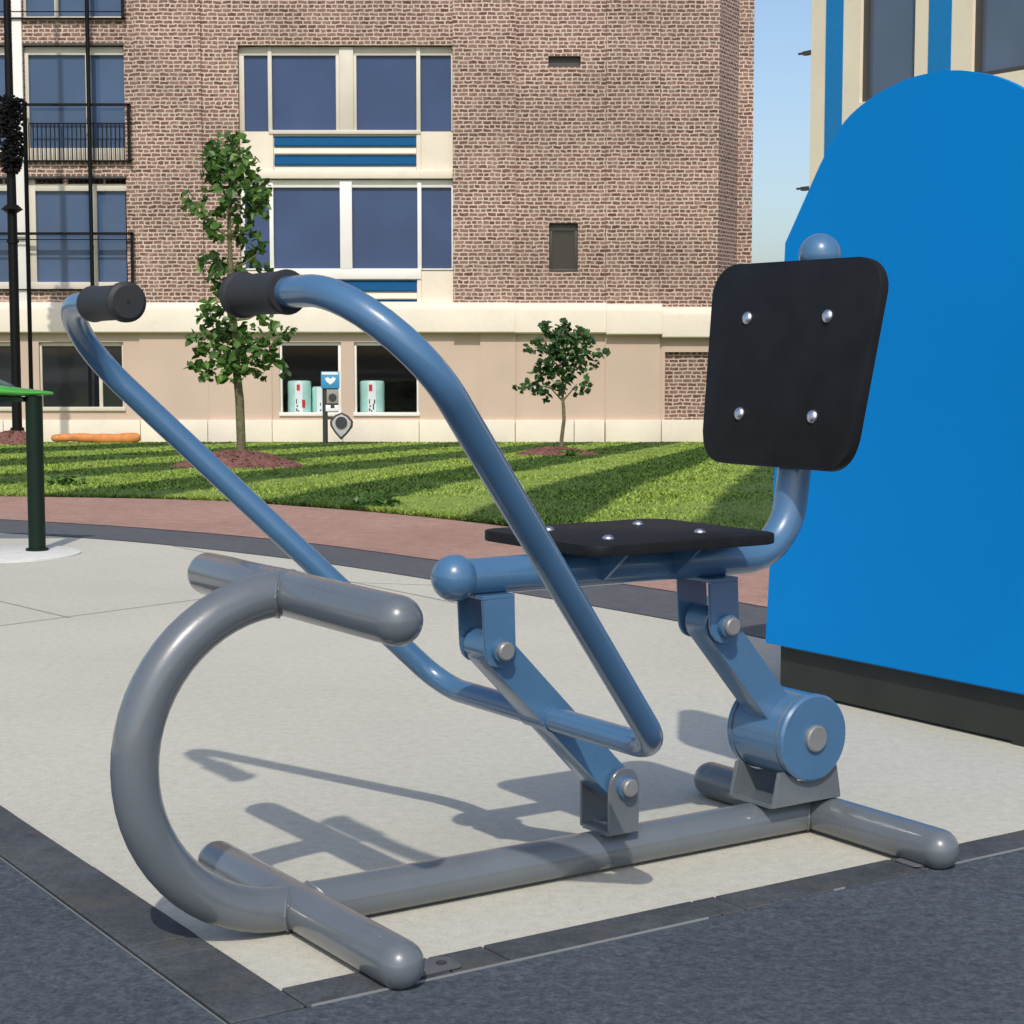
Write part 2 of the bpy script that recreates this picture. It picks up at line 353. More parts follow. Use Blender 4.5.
# ------------------------------------------------------------------ setting: ground
def sheet(name, pts, z, mat, th=0):
    mb = MB(); mb.face([(p[0], p[1], z) for p in pts]); o = mb.build(name, mat, smooth=False); return tag(o, kind='structure')
K1 = [(-40, 10.6), (-12, 11.3), (-5, 11.35), (-3.6, 11.15), (-3.124, 10.99), (-2.185, 10.45), (-1.115, 9.53), (-.341, 8.65), (.383, 7.75), (.989, 6.87), (1.8, 5.3), (2.6, 3.4), (3.6, 0)]
K2 = [(-40, 11.5), (-12, 12.2), (-5, 12.2), (-3.9, 12.02), (-3.365, 11.84), (-2.284, 11.24), (-1.213, 10.40), (-.421, 9.53), (.5, 8.55), (1.117, 7.70), (2.4, 5.6), (3.4, 3.4), (4.6, 0)]
K3 = [(-40, 13.6), (-12, 14.2), (-6, 14.05), (-3.9, 13.74), (-2.33, 13.38), (-1.5, 12.83), (-.76, 12.18), (-.1, 11.43), (.8, 10.2), (1.7, 8.9), (3.6, 6.0), (5.0, 3.4), (7.0, 0)]
def smooth_line(P, n=8):
    out = []
    for i in range(len(P) - 1):
        p0, p1, p2, p3 = [Vector(P[max(0, min(len(P) - 1, i + k))]) for k in (-1, 0, 1, 2)]
        m1 = (p2 - p0) * .5; m2 = (p3 - p1) * .5
        # keep tangents modest where spacing is uneven
        s = (p2 - p1).length
        m1 = m1.normalized() * s; m2 = m2.normalized() * s
        for k in range(n):
            t = k / n
            out.append(p1 * (2*t**3 - 3*t**2 + 1) + m1 * (t**3 - 2*t**2 + t) + p2 * (-2*t**3 + 3*t**2) + m2 * (t**3 - t**2))
    out.append(Vector(P[-1])); return out
K1s, K2s, K3s = smooth_line(K1), smooth_line(K2), smooth_line(K3)
def band(name, A, B, z, mat):
    mb = MB(); bm = mb.bm
    a = [bm.verts.new((p.x, p.y, z)) for p in A]; b = [bm.verts.new((p.x, p.y, z)) for p in B]
    for i in range(len(a) - 1): bm.faces.new((a[i], a[i+1], b[i+1], b[i]))
    return tag(mb.build(name, mat, smooth=False), kind='structure')
# terrain: one big sheet following the fall of the lawn, reaching the horizon
mb = MB(); bm = mb.bm
rows = [-600, -60, -10, 0, 6, 12, 12.5, 13, 13.5, 14, 14.5, 15, 15.5, 16, 20, 25, 30, 35, 40, 60, 120, 800]; colsx = [-800, -60, -20, 0, 20, 60, 800]
vs = [[bm.verts.new((x, y, (ground_h(y) if y > 0 else 0) - .05)) for x in colsx] for y in rows]
for i in range(len(rows) - 1):
    for j in range(len(colsx) - 1): bm.faces.new((vs[i][j], vs[i][j+1], vs[i+1][j+1], vs[i+1][j]))
tag(mb.build('ground', M['earth']), kind='structure')
base = [Vector((p.x, -30)) for p in K1s]
band('concrete_plaza', base, K1s, 0.0, M['concrete'])
band('paved_band', K1s, K2s, .003, M['kerb'])
band('pink_path', K2s, K3s, .006, M['pink'])
XI, XO, YI, YO = -.170, -.305, -.292, -.392          # the border strip round the exercise pad, machine axes
def lsheet(name, x0, x1, y0, y1, z, mat): return sheet(name, [L(x0, y0), L(x1, y0), L(x1, y1), L(x0, y1)], z, mat)
lsheet('play_surface', -14, XO - .009, -14, 2.6, .004, M['surf'])
o2 = lsheet('play_surface', XO - .009, 14, -14, YO - .004, .004, M['surf'])
lsheet('strip_bed', XO - .009, XI, YO - .004, 2.6, .0015, M['gap']); lsheet('strip_bed', XI, 9, YO - .004, YI, .0015, M['gap'])
# paver strip: separate slabs with open joints
mb = MB()
y = YI - .006
edges = [YI - .055, .02, .075, .62, 1.15, 1.66, 2.2, 2.6]
ed = [YO + .0, -.03, .055, .60, 1.12, 1.64, 2.2, 2.6]
for a, b in zip(ed, ed[1:]):
    mb.box((XO, a + .0025, -.03), (XI, b - .0025, .0065 + random.uniform(-.001, .001)), .002, 1)
ex = [XI + .002, .125, .245, .74, .80, 1.29, 1.41, 1.86, 2.4, 2.95, 3.5, 4.1, 4.7, 5.3, 6, 7, 8, 9]
for a, b in zip(ex, ex[1:]):
    mb.box((a + .0025, YO, -.03), (b - .0025, YI, .0065 + random.uniform(-.001, .001)), .002, 1)
bm = mb.bm
for v in bm.verts:
    q = L(v.co.x, v.co.y, v.co.z); v.co = q
tag(mb.build('paver_strip', M['paver']), kind='structure')
mb = MB()
for a, b in ((-.16, .70), (1.03, 1.06), (1.36, 3.4)):
    mb.box((a, YO - .0045, -.02), (b, YO - .0015, .0075))
mb.box((XO - .0105, -.4, -.02), (XO - .0090, 2.6, .0062))
for v in mb.bm.verts: v.co = L(v.co.x, v.co.y, v.co.z)
tag(mb.build('strip_edging', M['edging']), kind='structure')
# faint joints in the concrete
def joint(p, q, wd=.007):
    p, q = Vector(p), Vector(q); n = (q - p).normalized(); n = Vector((-n.y, n.x)) * wd / 2
    return [(p + n), (q + n), (q - n), (p - n)]
def gpt(px, py):
    d = ray(px, py); t = -CAM_H / d.z; return (d.x * t, d.y * t)
mb = MB()
for a, b in (((-60, 634), (330, 582)), ((-40, 592), (70, 618)), ((160, 531.5+12), (470, 606)), ((330, 582), (520, 560.0+28))):
    mb.face([(p.x, p.y, .002) for p in joint(gpt(*a), gpt(*b))])
tag(mb.build('concrete_joints', M['joint'], smooth=False), kind='structure')

# lawn
def k3(x):
    for a, b in zip(K3s, K3s[1:]):
        if a.x <= x <= b.x: return a.y + (b.y - a.y) * (x - a.x) / (b.x - a.x + 1e-9)
    return K3s[-1].y
mb = MB(); bm = mb.bm
xs = [x * .25 for x in range(-96, 29)]; nrow = 60; grid = []
for x in xs:
    y0 = k3(x) + .02; c = []
    c.append(bm.verts.new((x, y0, ground_h(y0) - .03)))
    for k in range(nrow + 1):
        yy = y0 + (39.98 - y0) * (k / nrow)
        c.append(bm.verts.new((x, yy, ground_h(yy) + .022 + .012 * math.sin(x * 1.7 + yy * .9) * math.sin(yy * 1.3 - x))))
    grid.append(c)
for a, b in zip(grid, grid[1:]):
    for k in range(len(a) - 1): bm.faces.new((a[k], b[k], b[k+1], a[k+1]))
tag(mb.build('lawn', M['lawn'], ang=80), kind='structure')
# grass blades: nobody could count them
nb = 230000
xx = rng.uniform(-1, 1, nb); u = rng.random(nb)
k3x = np.array([p.x for p in K3s]); k3y = np.array([p.y for p in K3s])
Fb = 9.0 * (39.6 / 9.0) ** u
X_ = (xx * .34) * Fb
keep = (Fb > np.interp(X_, k3x, k3y) + .01) & (X_ < 6.9)
# a denser fringe along the paved edge
nf = 26000; xf = rng.uniform(-5.5, 3.2, nf); ff = np.interp(xf, k3x, k3y) + .005 + rng.exponential(.07, nf)
X_ = np.concatenate([X_[keep], xf]); Fb = np.concatenate([Fb[keep], ff]); n = len(X_)
gz = np.where(Fb < 12, 0, np.where(Fb > 16, -.0348 * (Fb - 14), -.0348 * (Fb - 12) ** 2 / 8)) + .012
hgt = rng.uniform(.012, .036, n) * (1 + (Fb - 12) * .004); wid = .008 * (Fb / 11) * rng.uniform(.7, 1.4, n)
ang = rng.uniform(0, 2 * np.pi, n); lean = rng.uniform(.005, .05, n); la = rng.uniform(0, 2 * np.pi, n)
V = np.empty((n, 3, 3)); ca, sa = np.cos(ang) * wid, np.sin(ang) * wid
V[:, 0] = np.stack([X_ - ca, Fb - sa, gz], 1); V[:, 1] = np.stack([X_ + ca, Fb + sa, gz], 1)
V[:, 2] = np.stack([X_ + np.cos(la) * lean, Fb + np.sin(la) * lean, gz + hgt], 1)
def trimesh(name, V, tone):
    """V: (n,k,3) polygons; tone: one value per polygon"""
    n, k = V.shape[:2]; me = bpy.data.meshes.new(name)
    me.vertices.add(n * k); me.vertices.foreach_set('co', V.reshape(-1).astype(np.float32))
    me.loops.add(n * k); me.loops.foreach_set('vertex_index', np.arange(n * k, dtype=np.int32))
    me.polygons.add(n); me.polygons.foreach_set('loop_start', np.arange(0, n * k, k, dtype=np.int32)); me.polygons.foreach_set('loop_total', np.full(n, k, dtype=np.int32))
    at = me.attributes.new('tone', 'FLOAT', 'POINT'); at.data.foreach_set('value', np.repeat(tone, k).astype(np.float32))
    me.update(); me.validate(); return me
tag(link('grass_blades', trimesh('grass_blades', V, rng.random(n)), M['blade']), 'short mown grass covering the striped lawn', 'grass', kind='stuff')

# ------------------------------------------------------------------ the rowing machine
rm = thing('rowing_machine', 'grey and blue steel outdoor rowing machine with black seat boards on the concrete pad', 'exercise machine', J, MROT)
G, B = M['grey'], M['blue']
RT = .044
MB().tube([(.0, 0, RT), (1.34, 0, RT)], .0425, 28).build('base_beam', G, rm)
for x in (.012, 1.335):
    MB().tube([(x, -.392, RT), (x, .362, RT)], RT, 28, 'round').build('floor_crossbar', G, rm)
cp = [(.012, 0, RT)] + [(-.008 - .302 * math.sin(a), 0, .347 - .303 * math.cos(a)) for a in [math.pi * k / 30 for k in range(1, 30)]] + [(.0, 0, .650), (.012, 0, .650)]
MB().tube(cp, .0435, 28).build('curved_post', G, rm)
MB().tube([(.0, -.412, .648), (.0, .362, .648)], RT, 28, 'round').build('foot_rest_bar', G, rm)
def weld(cx, cz, r1, r2, sx, name='weld_bead'):
    pts = []
    for k in range(41):
        a = 2 * math.pi * k / 40; y, z = r1 * math.cos(a), r1 * math.sin(a)
        pts.append((cx + sx * math.sqrt(max(r2 * r2 - z * z, 1e-6)) , y, cz + z))
    rad = [.0034 + .0008 * math.sin(k * 2.9) for k in range(41)]; rad[-1] = rad[0]
    MB().tube(pts, rad, 8, None).build(name, G, rm)
weld(.012, RT, .0415, RT + .004, 1); weld(.012, RT, .0425, RT + .004, -1); weld(1.335, RT, .0415, RT + .004, -1); weld(.0, .648, .0425, RT + .004, -1)
# foot plates bolted to the paving
for x in (.09, 1.345):
    p = MB().plate(rrect(x, -.345, .062, .034, .012), 'z', .0075, .0105, .0015).build('foot_plate', M['plate'], rm)
    MB().tube([(x + .035, -.345, .0102), (x + .035, -.345, .0125)], .010, 12).build('bolt', M['dark'], p)
def lug(cx, cz, r, x0, x1, zend):
    """side plate outline: straight edge at zend, rounded round the pin at (cx, cz)"""
    up = zend < cz; pts = [(x0, zend), (x1, zend)] if up else [(x1, zend), (x0, zend)]
    n = 12; arc = []
    for k in range(n + 1):
        a = math.pi * k / n
        arc.append((cx + r * math.cos(a), cz + (r if up else -r) * math.sin(a)))
    return pts + (arc if up else arc[::-1])
PT, PL = (.444, .507), (.752, .190)                   # upper and lower pins of the front lever
bk = MB()
for s in (-1, 1): bk.plate(lug(PL[0], PL[1], .038, .714, .790, .088), 'y', s * .046, s * .055, .0012, 1)
bk.box((.714, -.0455, .084), (.790, .0455, .094), .001, 1)
fb = bk.build('floor_bracket', G, rm)
def pin(c, half, r, parent, colm):
    o = MB().tube([(c[0], -half, c[1]), (c[0], half, c[1])], r * 1.12, 20).build('pivot_pin', colm, parent)
    for s in (-1, 1):
        MB().tube([(c[0], s * half, c[1]), (c[0], s * (half + .011), c[1]), (c[0], s * (half + .014), c[1])], [r * .9, r * .9, r * .74], 20).build('pin_cap', M['hub'], o)
def bar_outline(a, b, hw, n=10):
    """stadium outline in x,z between two pins"""
    a, b = Vector((a[0], a[1])), Vector((b[0], b[1])); t = math.atan2((b - a).y, (b - a).x); pts = []
    for k in range(n + 1):
        q = t + math.pi / 2 + math.pi * k / n; pts.append((a.x + hw * math.cos(q), a.y + hw * math.sin(q)))
    for k in range(n + 1):
        q = t - math.pi / 2 + math.pi * k / n; pts.append((b.x + hw * math.cos(q), b.y + hw * math.sin(q)))
    return pts
MB().plate(bar_outline(PT, PL, .034), 'y', -.038, .038, .0018, 1).build('front_lever', B, rm)
pin(PL, .066, .021, rm, B); pin(PT, .062, .021, rm, B)
bk = MB()
for s in (-1, 1): bk.plate(lug(PT[0], PT[1], .036, .402, .478, .609), 'y', s * .042, s * .050, .0012, 1)
bk.box((.402, -.050, .6095), (.478, .050, .618), .001, 1)
bk.build('seat_bracket', B, rm)
# rear linkage
PR, PD = (1.020, .510), (1.252, .240)
bk = MB()
for s in (-1, 1): bk.plate(lug(PR[0], PR[1], .040, .975, 1.055, .604), 'y', s * .050, s * .058, .0012, 1)
bk.box((.975, -.058, .6045), (1.055, .058, .613), .001, 1)
bk.build('seat_bracket', B, rm)
pin(PR, .074, .022, rm, B)
MB().plate(bar_outline(PR, (PD[0] - .035, PD[1] + .041), .038), 'y', -.036, .036, .0018, 1).build('rear_lever', B, rm)
dr = MB().tube([(PD[0], -.070, PD[1]), (PD[0], .070, PD[1])], .097, 48).build('pivot_drum', B, rm)
for s in (-1, 1):
    MB().tube([(PD[0], s * .0702, PD[1]), (PD[0], s * .0765, PD[1])], .0955, 48).build('seal_ring', M['hub'], dr)
    c = MB().tube([(PD[0], s * .0768, PD[1]), (PD[0], s * .090, PD[1]), (PD[0], s * .095, PD[1])], [.0985, .0985, .093], 48).build('drum_cover', B, dr)
    MB().tube([(PD[0], s * .095, PD[1]), (PD[0], s * .103, PD[1]), (PD[0], s * .106, PD[1])], [.030, .030, .026], 24).build('hub_cap', M['hub'], dr)
bk = MB()
arc = [(PD[0] + .101 * math.sin(a), PD[1] - .101 * math.cos(a)) for a in [R_(44 - 88 * k / 14) for k in range(15)]]
for s in (-1, 1):
    bk.plate([(1.150, .090), (1.352, .090), (1.349, .104), (arc[0][0] + .016, arc[0][1])] + arc + [(arc[-1][0] - .016, arc[-1][1]), (1.153, .104)], 'y', s * .066, s * .0765, .0012, 1)
bk.box((1.150, -.0655, .086), (1.352, .0655, .0955), .001, 1)
bk.build('drum_bracket', G, rm)
# seat tube bent up into the back post
st = fillet([(.367, 0, .652), (1.240, 0, .646), (1.334, 0, 1.315)], [.135], 14)
tb = MB().tube(st, .0375, 28).build('seat_tube', B, rm)
MB().ball((.367, 0, .652), .0475).build('end_ball', B, tb)
MB().ball((1.335, 0, 1.318), .048).build('end_ball', B, tb)
# seat
def bolt_head(c, nrm, parent, r=.0125):
    q = Vector(nrm).to_track_quat('Z', 'Y').to_matrix().to_4x4(); mb = MB()
    bmesh.ops.create_uvsphere(mb.bm, u_segments=16, v_segments=10, radius=r, matrix=Matrix.Translation(c) @ q @ Matrix.Diagonal((1, 1, .62, 1)))
    mb.build('bolt', M['bolt'], parent)
SX, SZ = .802, .7205
seat = MB().plate(rrect(SX + .006, .012, .246, .214, .045), 'z', SZ - .022, SZ, .003).build('seat', M['board'], rm)
for sx in (-1, 1):
    for sy in (-1, 1): bolt_head((SX - .006 + sx * .120, .012 + sy * .107, SZ + .001), (0, 0, 1), seat)
sp = MB().plate(rrect(SX, 0, .150, .150, .03), 'z', SZ - .029, SZ - .0225, .001).build('seat_plate', B, rm)
g = MB()
for sx in (-.10, .09):
    g.plate([(-.13, SZ - .0295), (.13, SZ - .0295), (.05, .630), (-.05, .630)], 'x', SX + sx - .004, SX + sx + .004)
g.build('seat_gusset', B, sp)
# backrest
def bk_pt(v, t, y=0):            # v up the board, t out of its front face
    th = math.atan(.150); c, s = math.cos(th), math.sin(th)
    return Vector((1.1915 + v * s - t * c, y, .846 + v * c + t * s))
HB = .462
mb = MB(); out = rrect(0, HB / 2, .247, HB / 2, .072, 8, .276)
mb.plate(out, 'z', 0, .026, .0035)
for v in mb.bm.verts: v.co = bk_pt(v.co.y, v.co.z - .026, v.co.x)
br = mb.build('backrest', M['board'], rm)
for (vv, yy) in ((.115, .122), (.115, -.120), (.335, .136), (.335, -.128)):
    c = bk_pt(vv, .001, yy); bolt_head(c, bk_pt(0, 1) - bk_pt(0, 0), br, .0155)
mb = MB(); mb.plate(rrect(0, .235, .15, .15, .03), 'z', 0, .006)
for v in mb.bm.verts: v.co = bk_pt(v.co.y, -.0265 - v.co.z, v.co.x)
bp_ = mb.build('back_plate', B, rm)
for vv in (.115, .335):
    mb = MB(); mb.box((-.045, vv - .02, .0065), (.045, vv + .02, .055), .002, 1)
    for v in mb.bm.verts: v.co = bk_pt(v.co.y, -.0265 - v.co.z, v.co.x)
    mb.build('back_clamp', B, bp_)
# handles
for s in (-1, 1):
    path = fillet([(.579, s * .030, .351), (.579, s * (.392), .351), (-.208, s * .747, 1.195), (-.208, s * .31, 1.195)], [.105, .179], 14)
    hd = MB().tube(path, .0255, 24).build('handle', B, rm)
    gy = [.212, .218, .2185, .231, .235, .240, .372, .388, .394, .400]
    gr = [.031, .0375, .039, .039, .036, .0335, .0345, .036, .0365, .0345]
    gp = MB().tube([(-.208, s * (y_ + .035), 1.195) for y_ in gy], gr, 28).build('grip', M['rubber'], hd)
    MB().tube([(-.208, s * .2472, 1.195), (-.208, s * .2462, 1.195)], .0035, 10).build('vent_hole', M['gap'], gp)
MB().tube([(.579, -.045, .351), (.579, .045, .351)], .0285, 24).build('handle_collar', B, rm)

# ------------------------------------------------------------------ bright blue arch panel
PX = 2.40; pl = (PX, .0, 0)
arch = thing('arch_panel', 'tall bright blue arch shaped panel on a black plinth behind the rowing machine', 'play panel', L(PX, .585, 0), MROT)
AC = .690
half = [(1.376, .155), (1.336, .80), (1.306, 1.444), (1.15, 1.675), (1.094, 1.745), (1.043, 1.797), (.975, 1.836), (.897, 1.866), (.80, 1.889), (.745, 1.895), (AC, 1.897)]
hs = smooth_line(half[3:], 4)
left = [Vector(half[0]), Vector(half[1]), Vector(half[2])] + hs
out = [(p.x - .585, p.y) for p in left] + [(2 * AC - p.x - .585, p.y) for p in left[::-1][1:]]
MB().plate(out, 'x', 0, .02, .002, 1).build('face_panel', M['panel'], arch)
MB().plate([((x - (AC - .585)) * .90 + AC - .585, z * .955) for x, z in out], 'x', .0202, .36, .0).build('panel_body', M['trim'], arch)
mb = MB(); mb.plate([(.748, .010), (.748, .1525), (-.52, .1525), (-.52, 0), (-.218, 0), (-.218, .010)], 'x', .03, .40)
mb.build('plinth', M['plinth'], arch)

# ------------------------------------------------------------------ brick building
FB = 40.0
bb = thing('brick_building', 'brick building with cream ground floor band, navy windows and blue louvres', 'building', (0, FB, -.905))
OFF = (0, FB, -.905)
def fbox(mb, x0, y0, x1, y1, Ff, Fb=None, bev=0):
    """box whose front face covers the measured facade rectangle at distance Ff"""
    Fb = Fb if Fb is not None else FB + .5
    mb.box((fr(x0, Ff), Ff, fz(y1, Ff)), (fr(x1, Ff), Fb, fz(y0, Ff)), bev, 2); return mb
def wall(mb, x0, y0, x1, y1, holes, F, depth):
    """facade rectangle with openings (pixel-measured), with reveals going back by depth"""
    xs = sorted({x0, x1, *[h[0] for h in holes], *[h[2] for h in holes]}); ys = sorted({y0, y1, *[h[1] for h in holes], *[h[3] for h in holes]})
    xs = [x for x in xs if x0 <= x <= x1]; ys = [y for y in ys if y0 <= y <= y1]
    inside = lambda cx, cy: any(h[0] < cx < h[2] and h[1] < cy < h[3] for h in holes)
    P = lambda x, y, d=0: (fr(x, F), F + d, fz(y, F))
    for a, b in zip(xs, xs[1:]):
        for c, d in zip(ys, ys[1:]):
            if not inside((a+b)/2, (c+d)/2): mb.face([P(a, d), P(b, d), P(b, c), P(a, c)])
    for h in holes:
        a, c, b, d = max(h[0], x0), max(h[1], y0), min(h[2], x1), min(h[3], y1)
        mb.face([P(a, c), P(b, c), P(b, c, depth), P(a, c, depth)]); mb.face([P(a, d), P(a, d, depth), P(b, d, depth), P(b, d)])
        mb.face([P(a, c), P(a, c, depth), P(a, d, depth), P(a, d)]); mb.face([P(b, c), P(b, d), P(b, d, depth), P(b, c, depth)])
    return mb
TOP = -420
# brick wall surfaces
mb = MB(); wall(mb, -420, TOP, 137, 304, [(-110, -75, 16, 18), (27, -75, 127, 18), (-110, 45, 16, 160), (27, 45, 127, 160), (-110, 178, 16, 290), (27, 178, 127, 290)], FB, .35)
wall(mb, 203, TOP, 453, 304, [(240, 45, 453, 304)], FB, .35)
mb.build('brick_wall', M['brick'], bb, OFF, smooth=False)
mb = MB(); fbox(mb, 137, TOP, 203, 304, FB - .07, FB + .3); mb.build('brick_pilaster', M['brick'], bb, OFF, smooth=False)
mb = MB(); fbox(mb, 453, TOP, 515.5, 304, FB - .10, FB + .3); mb.build('brick_pilaster', M['brick'], bb, OFF, smooth=False)
mb = MB(); fbox(mb, 606, TOP, 659, 306, FB - .05, FB + .3); mb.build('brick_pilaster', M['brick'], bb, OFF, smooth=False)
mb = MB(); wall(mb, 515, TOP, 718, 310, [(548, 56, 580, 67), (549, 223, 578, 272)], FB, .3)
# chamfered corner: face turning away, then the set-back end pier
r0, r1, r2 = fr(718, FB), fr(737, FB), fr(752, FB)
def quad(mb, a, b, z0, z1): mb.face([(a[0], a[1], z0), (b[0], b[1], z0), (b[0], b[1], z1), (a[0], a[1], z1)])
zt, zb = fz(TOP, FB), fz(310, FB)
c1 = (fr(737, FB + 1.0), FB + 1.0); c2 = (fr(752, FB + 1.06), FB + 1.06)
quad(mb, (r0, FB), c1, zb, zt); quad(mb, c1, (c1[0] + .01, FB + 1.06), zb, zt); quad(mb, (c1[0] + .01, FB + 1.06), c2, zb, zt); quad(mb, c2, (c2[0], FB + 14), zb, zt)
mb.build('brick_wall', M['brick'], bb, OFF, smooth=False)
mb = MB(); mb.box((fr(-420, FB), FB + .6, -.9), (fr(-200, FB), FB + 14, zt - .05)); mb.box((fr(-200, FB), FB + 4.2, -.9), (fr(735, FB), FB + 14, zt - .05)); mb.build('rear_mass', M['brick'], bb, OFF)
mb = MB(); fbox(mb, 548, 68, 580, 69.5, FB - .015, FB); mb.build('vent_sill', M['stucco'], bb, OFF)
for xj, fj in ((515.4, .0), (605.8, .0), (659.2, .0), (203, .0)):
    mb = MB(); fbox(mb, xj - .35, TOP, xj + .35, 303, FB - .012, FB + .05); mb.build('movement_joint', M['sealant'], bb, OFF)
mb = MB(); fbox(mb, 548, 55, 580, 67.5, FB + .12, FB + .3); mb.build('vent_slot', M['dkframe'], bb, OFF)
# cream ledge, stucco band and plinth of the ground floor
mb = MB()
def ledge(x0, x1, y0, y1, F0):
    a, b = fr(x0, F0), fr(x1, F0); z1, z0 = fz(y0, F0 + .12), fz(y1, F0)
    mb.plate([(F0 + .10, z1), (F0 + .02, z1 - .10), (F0, z1 - .16), (F0, z0 + .03), (F0 + .03, z0), (FB + .4, z0), (FB + .4, z1 + .03), (FB - .02, z1 + .03)], 'x', a, b)
ledge(-420, 453, 303, 333, FB - .22); ledge(453, 515, 303, 333, FB - .30); ledge(515, 607, 304, 333.5, FB - .22); ledge(607, 663, 304.5, 335, FB - .32); ledge(663, 760, 308, 338, FB - .22)
mb.build('cream_ledge', M['cream'], bb, OFF)
mb = MB(); sh = [(-110, 342, 16, 409), (36, 342, 121, 409), (278, 342, 340, 414), (353, 342, 418, 414)]
wall(mb, -420, 330, 480, 423, sh, FB - .02, .3)
for x0, x1, f in ((137, 206, -.06), (206, 270, -.05), (480, 515.5, -.09), (606, 661, -.10)): fbox(mb, x0, 330, x1, 423, FB + f, FB + .3)
wall(mb, 515, 330, 760, 423, [(666, 352, 712, 421)], FB - .02, .12)
mb.build('stucco_band', M['stucco'], bb, OFF, smooth=False)
mb = MB(); fbox(mb, 664, 350, 714, 423, FB + .095, FB + .3); mb.build('brick_infill', M['brick'], bb, OFF)
mb = MB()
for x0, x1, f in ((-420, -2, -.10), (-1.5, 136.5, -.08), (137, 204.5, -.10), (205, 269.5, -.16), (270, 341, -.10), (341.3, 418, -.10), (418.4, 479.6, -.12), (480, 515, -.18), (515.5, 574.5, -.12), (575, 605.5, -.12), (606.5, 662.5, -.20), (663, 760, -.12)):
    fbox(mb, x0, 420, x1, 452, FB + f, FB + .3, .012)
mb.build('cream_plinth', M['cream'], bb, OFF)
# ---- windows
def window(frames, panes, Ff, Fp, fm, pm, name='window', room=None):
    mb = MB()
    for r in frames:
        f0 = Ff + (r[4] if len(r) > 4 else 0) - .003 * frames.index(r); fbox(mb, r[0], r[1], r[2], r[3], f0, Fp + .06 + (r[4] if len(r) > 4 else 0) * .3, .006)
    f = mb.build(name, fm, bb, OFF)
    mb = MB()
    for p in panes:
        a, b, c, d = fr(p[0], Fp), fr(p[2], Fp), fz(p[3], Fp), fz(p[1], Fp); mb.box((a, Fp, c), (b, Fp + .012, d))
    mb.build('pane', pm, f, OFF, smooth=False); return f
# central bay: backing, two window rows, two louvre panels
mb = MB(); fbox(mb, 238, 43, 455, 306, FB + .30, FB + .36); mb.build('bay_backing', M['framecream'], bb, OFF)
window([(240, 47, 453, 55.5), (240, 55.5, 246, 131), (269.5, 47, 273.5, 131, -.03), (337, 55.5, 340.5, 131), (340.5, 47, 354.5, 131, -.05), (354.5, 55.5, 357.5, 131), (417, 47, 421, 131, -.03), (451.5, 55.5, 453, 131), (270, 130, 421, 134, -.05)],
       [(246, 55, 270, 131), (273, 55, 338, 131), (357, 55, 418, 131), (421, 55, 452, 131)], FB + .15, FB + .22, M['framecream'], M['glassblue'])
window([(240, 180, 453, 187.5), (240, 187, 245, 269), (269.5, 182, 273.5, 269, -.03), (340, 181.5, 352, 269, -.08), (417.5, 182, 421.5, 269, -.03), (451.5, 187, 453, 269), (240, 268.5, 453, 270), (270, 269, 421, 279, -.06)],
       [(245, 187, 270, 269), (273, 187, 340, 269), (352, 187, 418, 269), (421, 187, 452, 269)], FB + .15, FB + .22, M['white'], M['glassblue'])
def louvre(y0, y1, slats, lip=None):
    mb = MB(); fbox(mb, 240, y0, 453, y1, FB + .16, FB + .29)
    fbox(mb, 270, y0, 274, y1, FB + .10, FB + .2); fbox(mb, 417, y0, 421, y1, FB + .10, FB + .2)
    if lip: fbox(mb, 240, lip[0], 453, lip[1], FB + .02, FB + .29, .015)
    p = mb.build('spandrel', M['cream'], bb, OFF)
    for (a, b, col) in slats:
        mb = MB(); F0 = FB + .10; za, zb_ = fz(a, F0), fz(b, F0)
        mb.plate([(F0 + .055, za), (F0 + .06, za), (F0 + .06, zb_), (F0, zb_), (F0 - .006, zb_ + .02)], 'x', fr(275, F0), fr(416.5, F0))
        mb.build('louvre', col, p, OFF)
louvre(131.5, 172, [(136, 146, M['louvre']), (146.5, 154, M['framecream']), (155, 165, M['louvre']), (165.5, 171.5, M['framecream'])], (170.5, 178.5))
louvre(270.5, 305, [(280, 291, M['louvre']), (291.5, 299, M['framecream']), (299.5, 305, M['louvre'])])
# left bays
for dx_ in (0, -111):
    s = lambda L_: [(a[0] + dx_, *[a[1]], a[2] + dx_, *a[3:]) for a in L_]
    window(s([(27, -75, 31, 18), (59, -75, 63, 18), (27, 16.5, 127, 19)]), s([(31, -75, 59, 18), (63, -75, 126, 18)]), FB + .12, FB + .2, M['framecream'], M['glassgrey'])
    window(s([(27, 47, 127, 55), (26, 47, 32, 150), (88.5, 47, 93.5, 150), (27, 148, 127, 160.5)]), s([(32, 55, 89, 149), (93, 55, 127, 149)]), FB + .12, FB + .2, M['framecream'], M['glassgrey'])
    window(s([(27, 184, 127, 191), (27, 179, 36, 290), (92, 184, 97, 287), (27, 282, 127, 290)]), s([(36, 190, 93, 283), (96, 190, 126, 283)]), FB + .12, FB + .2, M['framecream'], M['glassgrey'])
mb = MB(); fbox(mb, 16.5, -75, 26, 306, FB - .06, FB + .3, .01); mb.build('white_mullion', M['white'], bb, OFF)
for ya, yb in ((43, 45.2), (176.3, 178.2)):
    mb = MB(); fbox(mb, -110, ya, 127.5, yb, FB - .02, FB + .1); mb.build('steel_lintel', M['dkframe'], bb, OFF)
# small stair window
window([(549, 223, 552.5, 272), (574.5, 223, 578, 272), (549, 223, 578, 231), (549, 269, 578, 272)], [(552, 231, 575, 270)], FB + .10, FB + .16, M['dkframe'], M['glassbrown'])
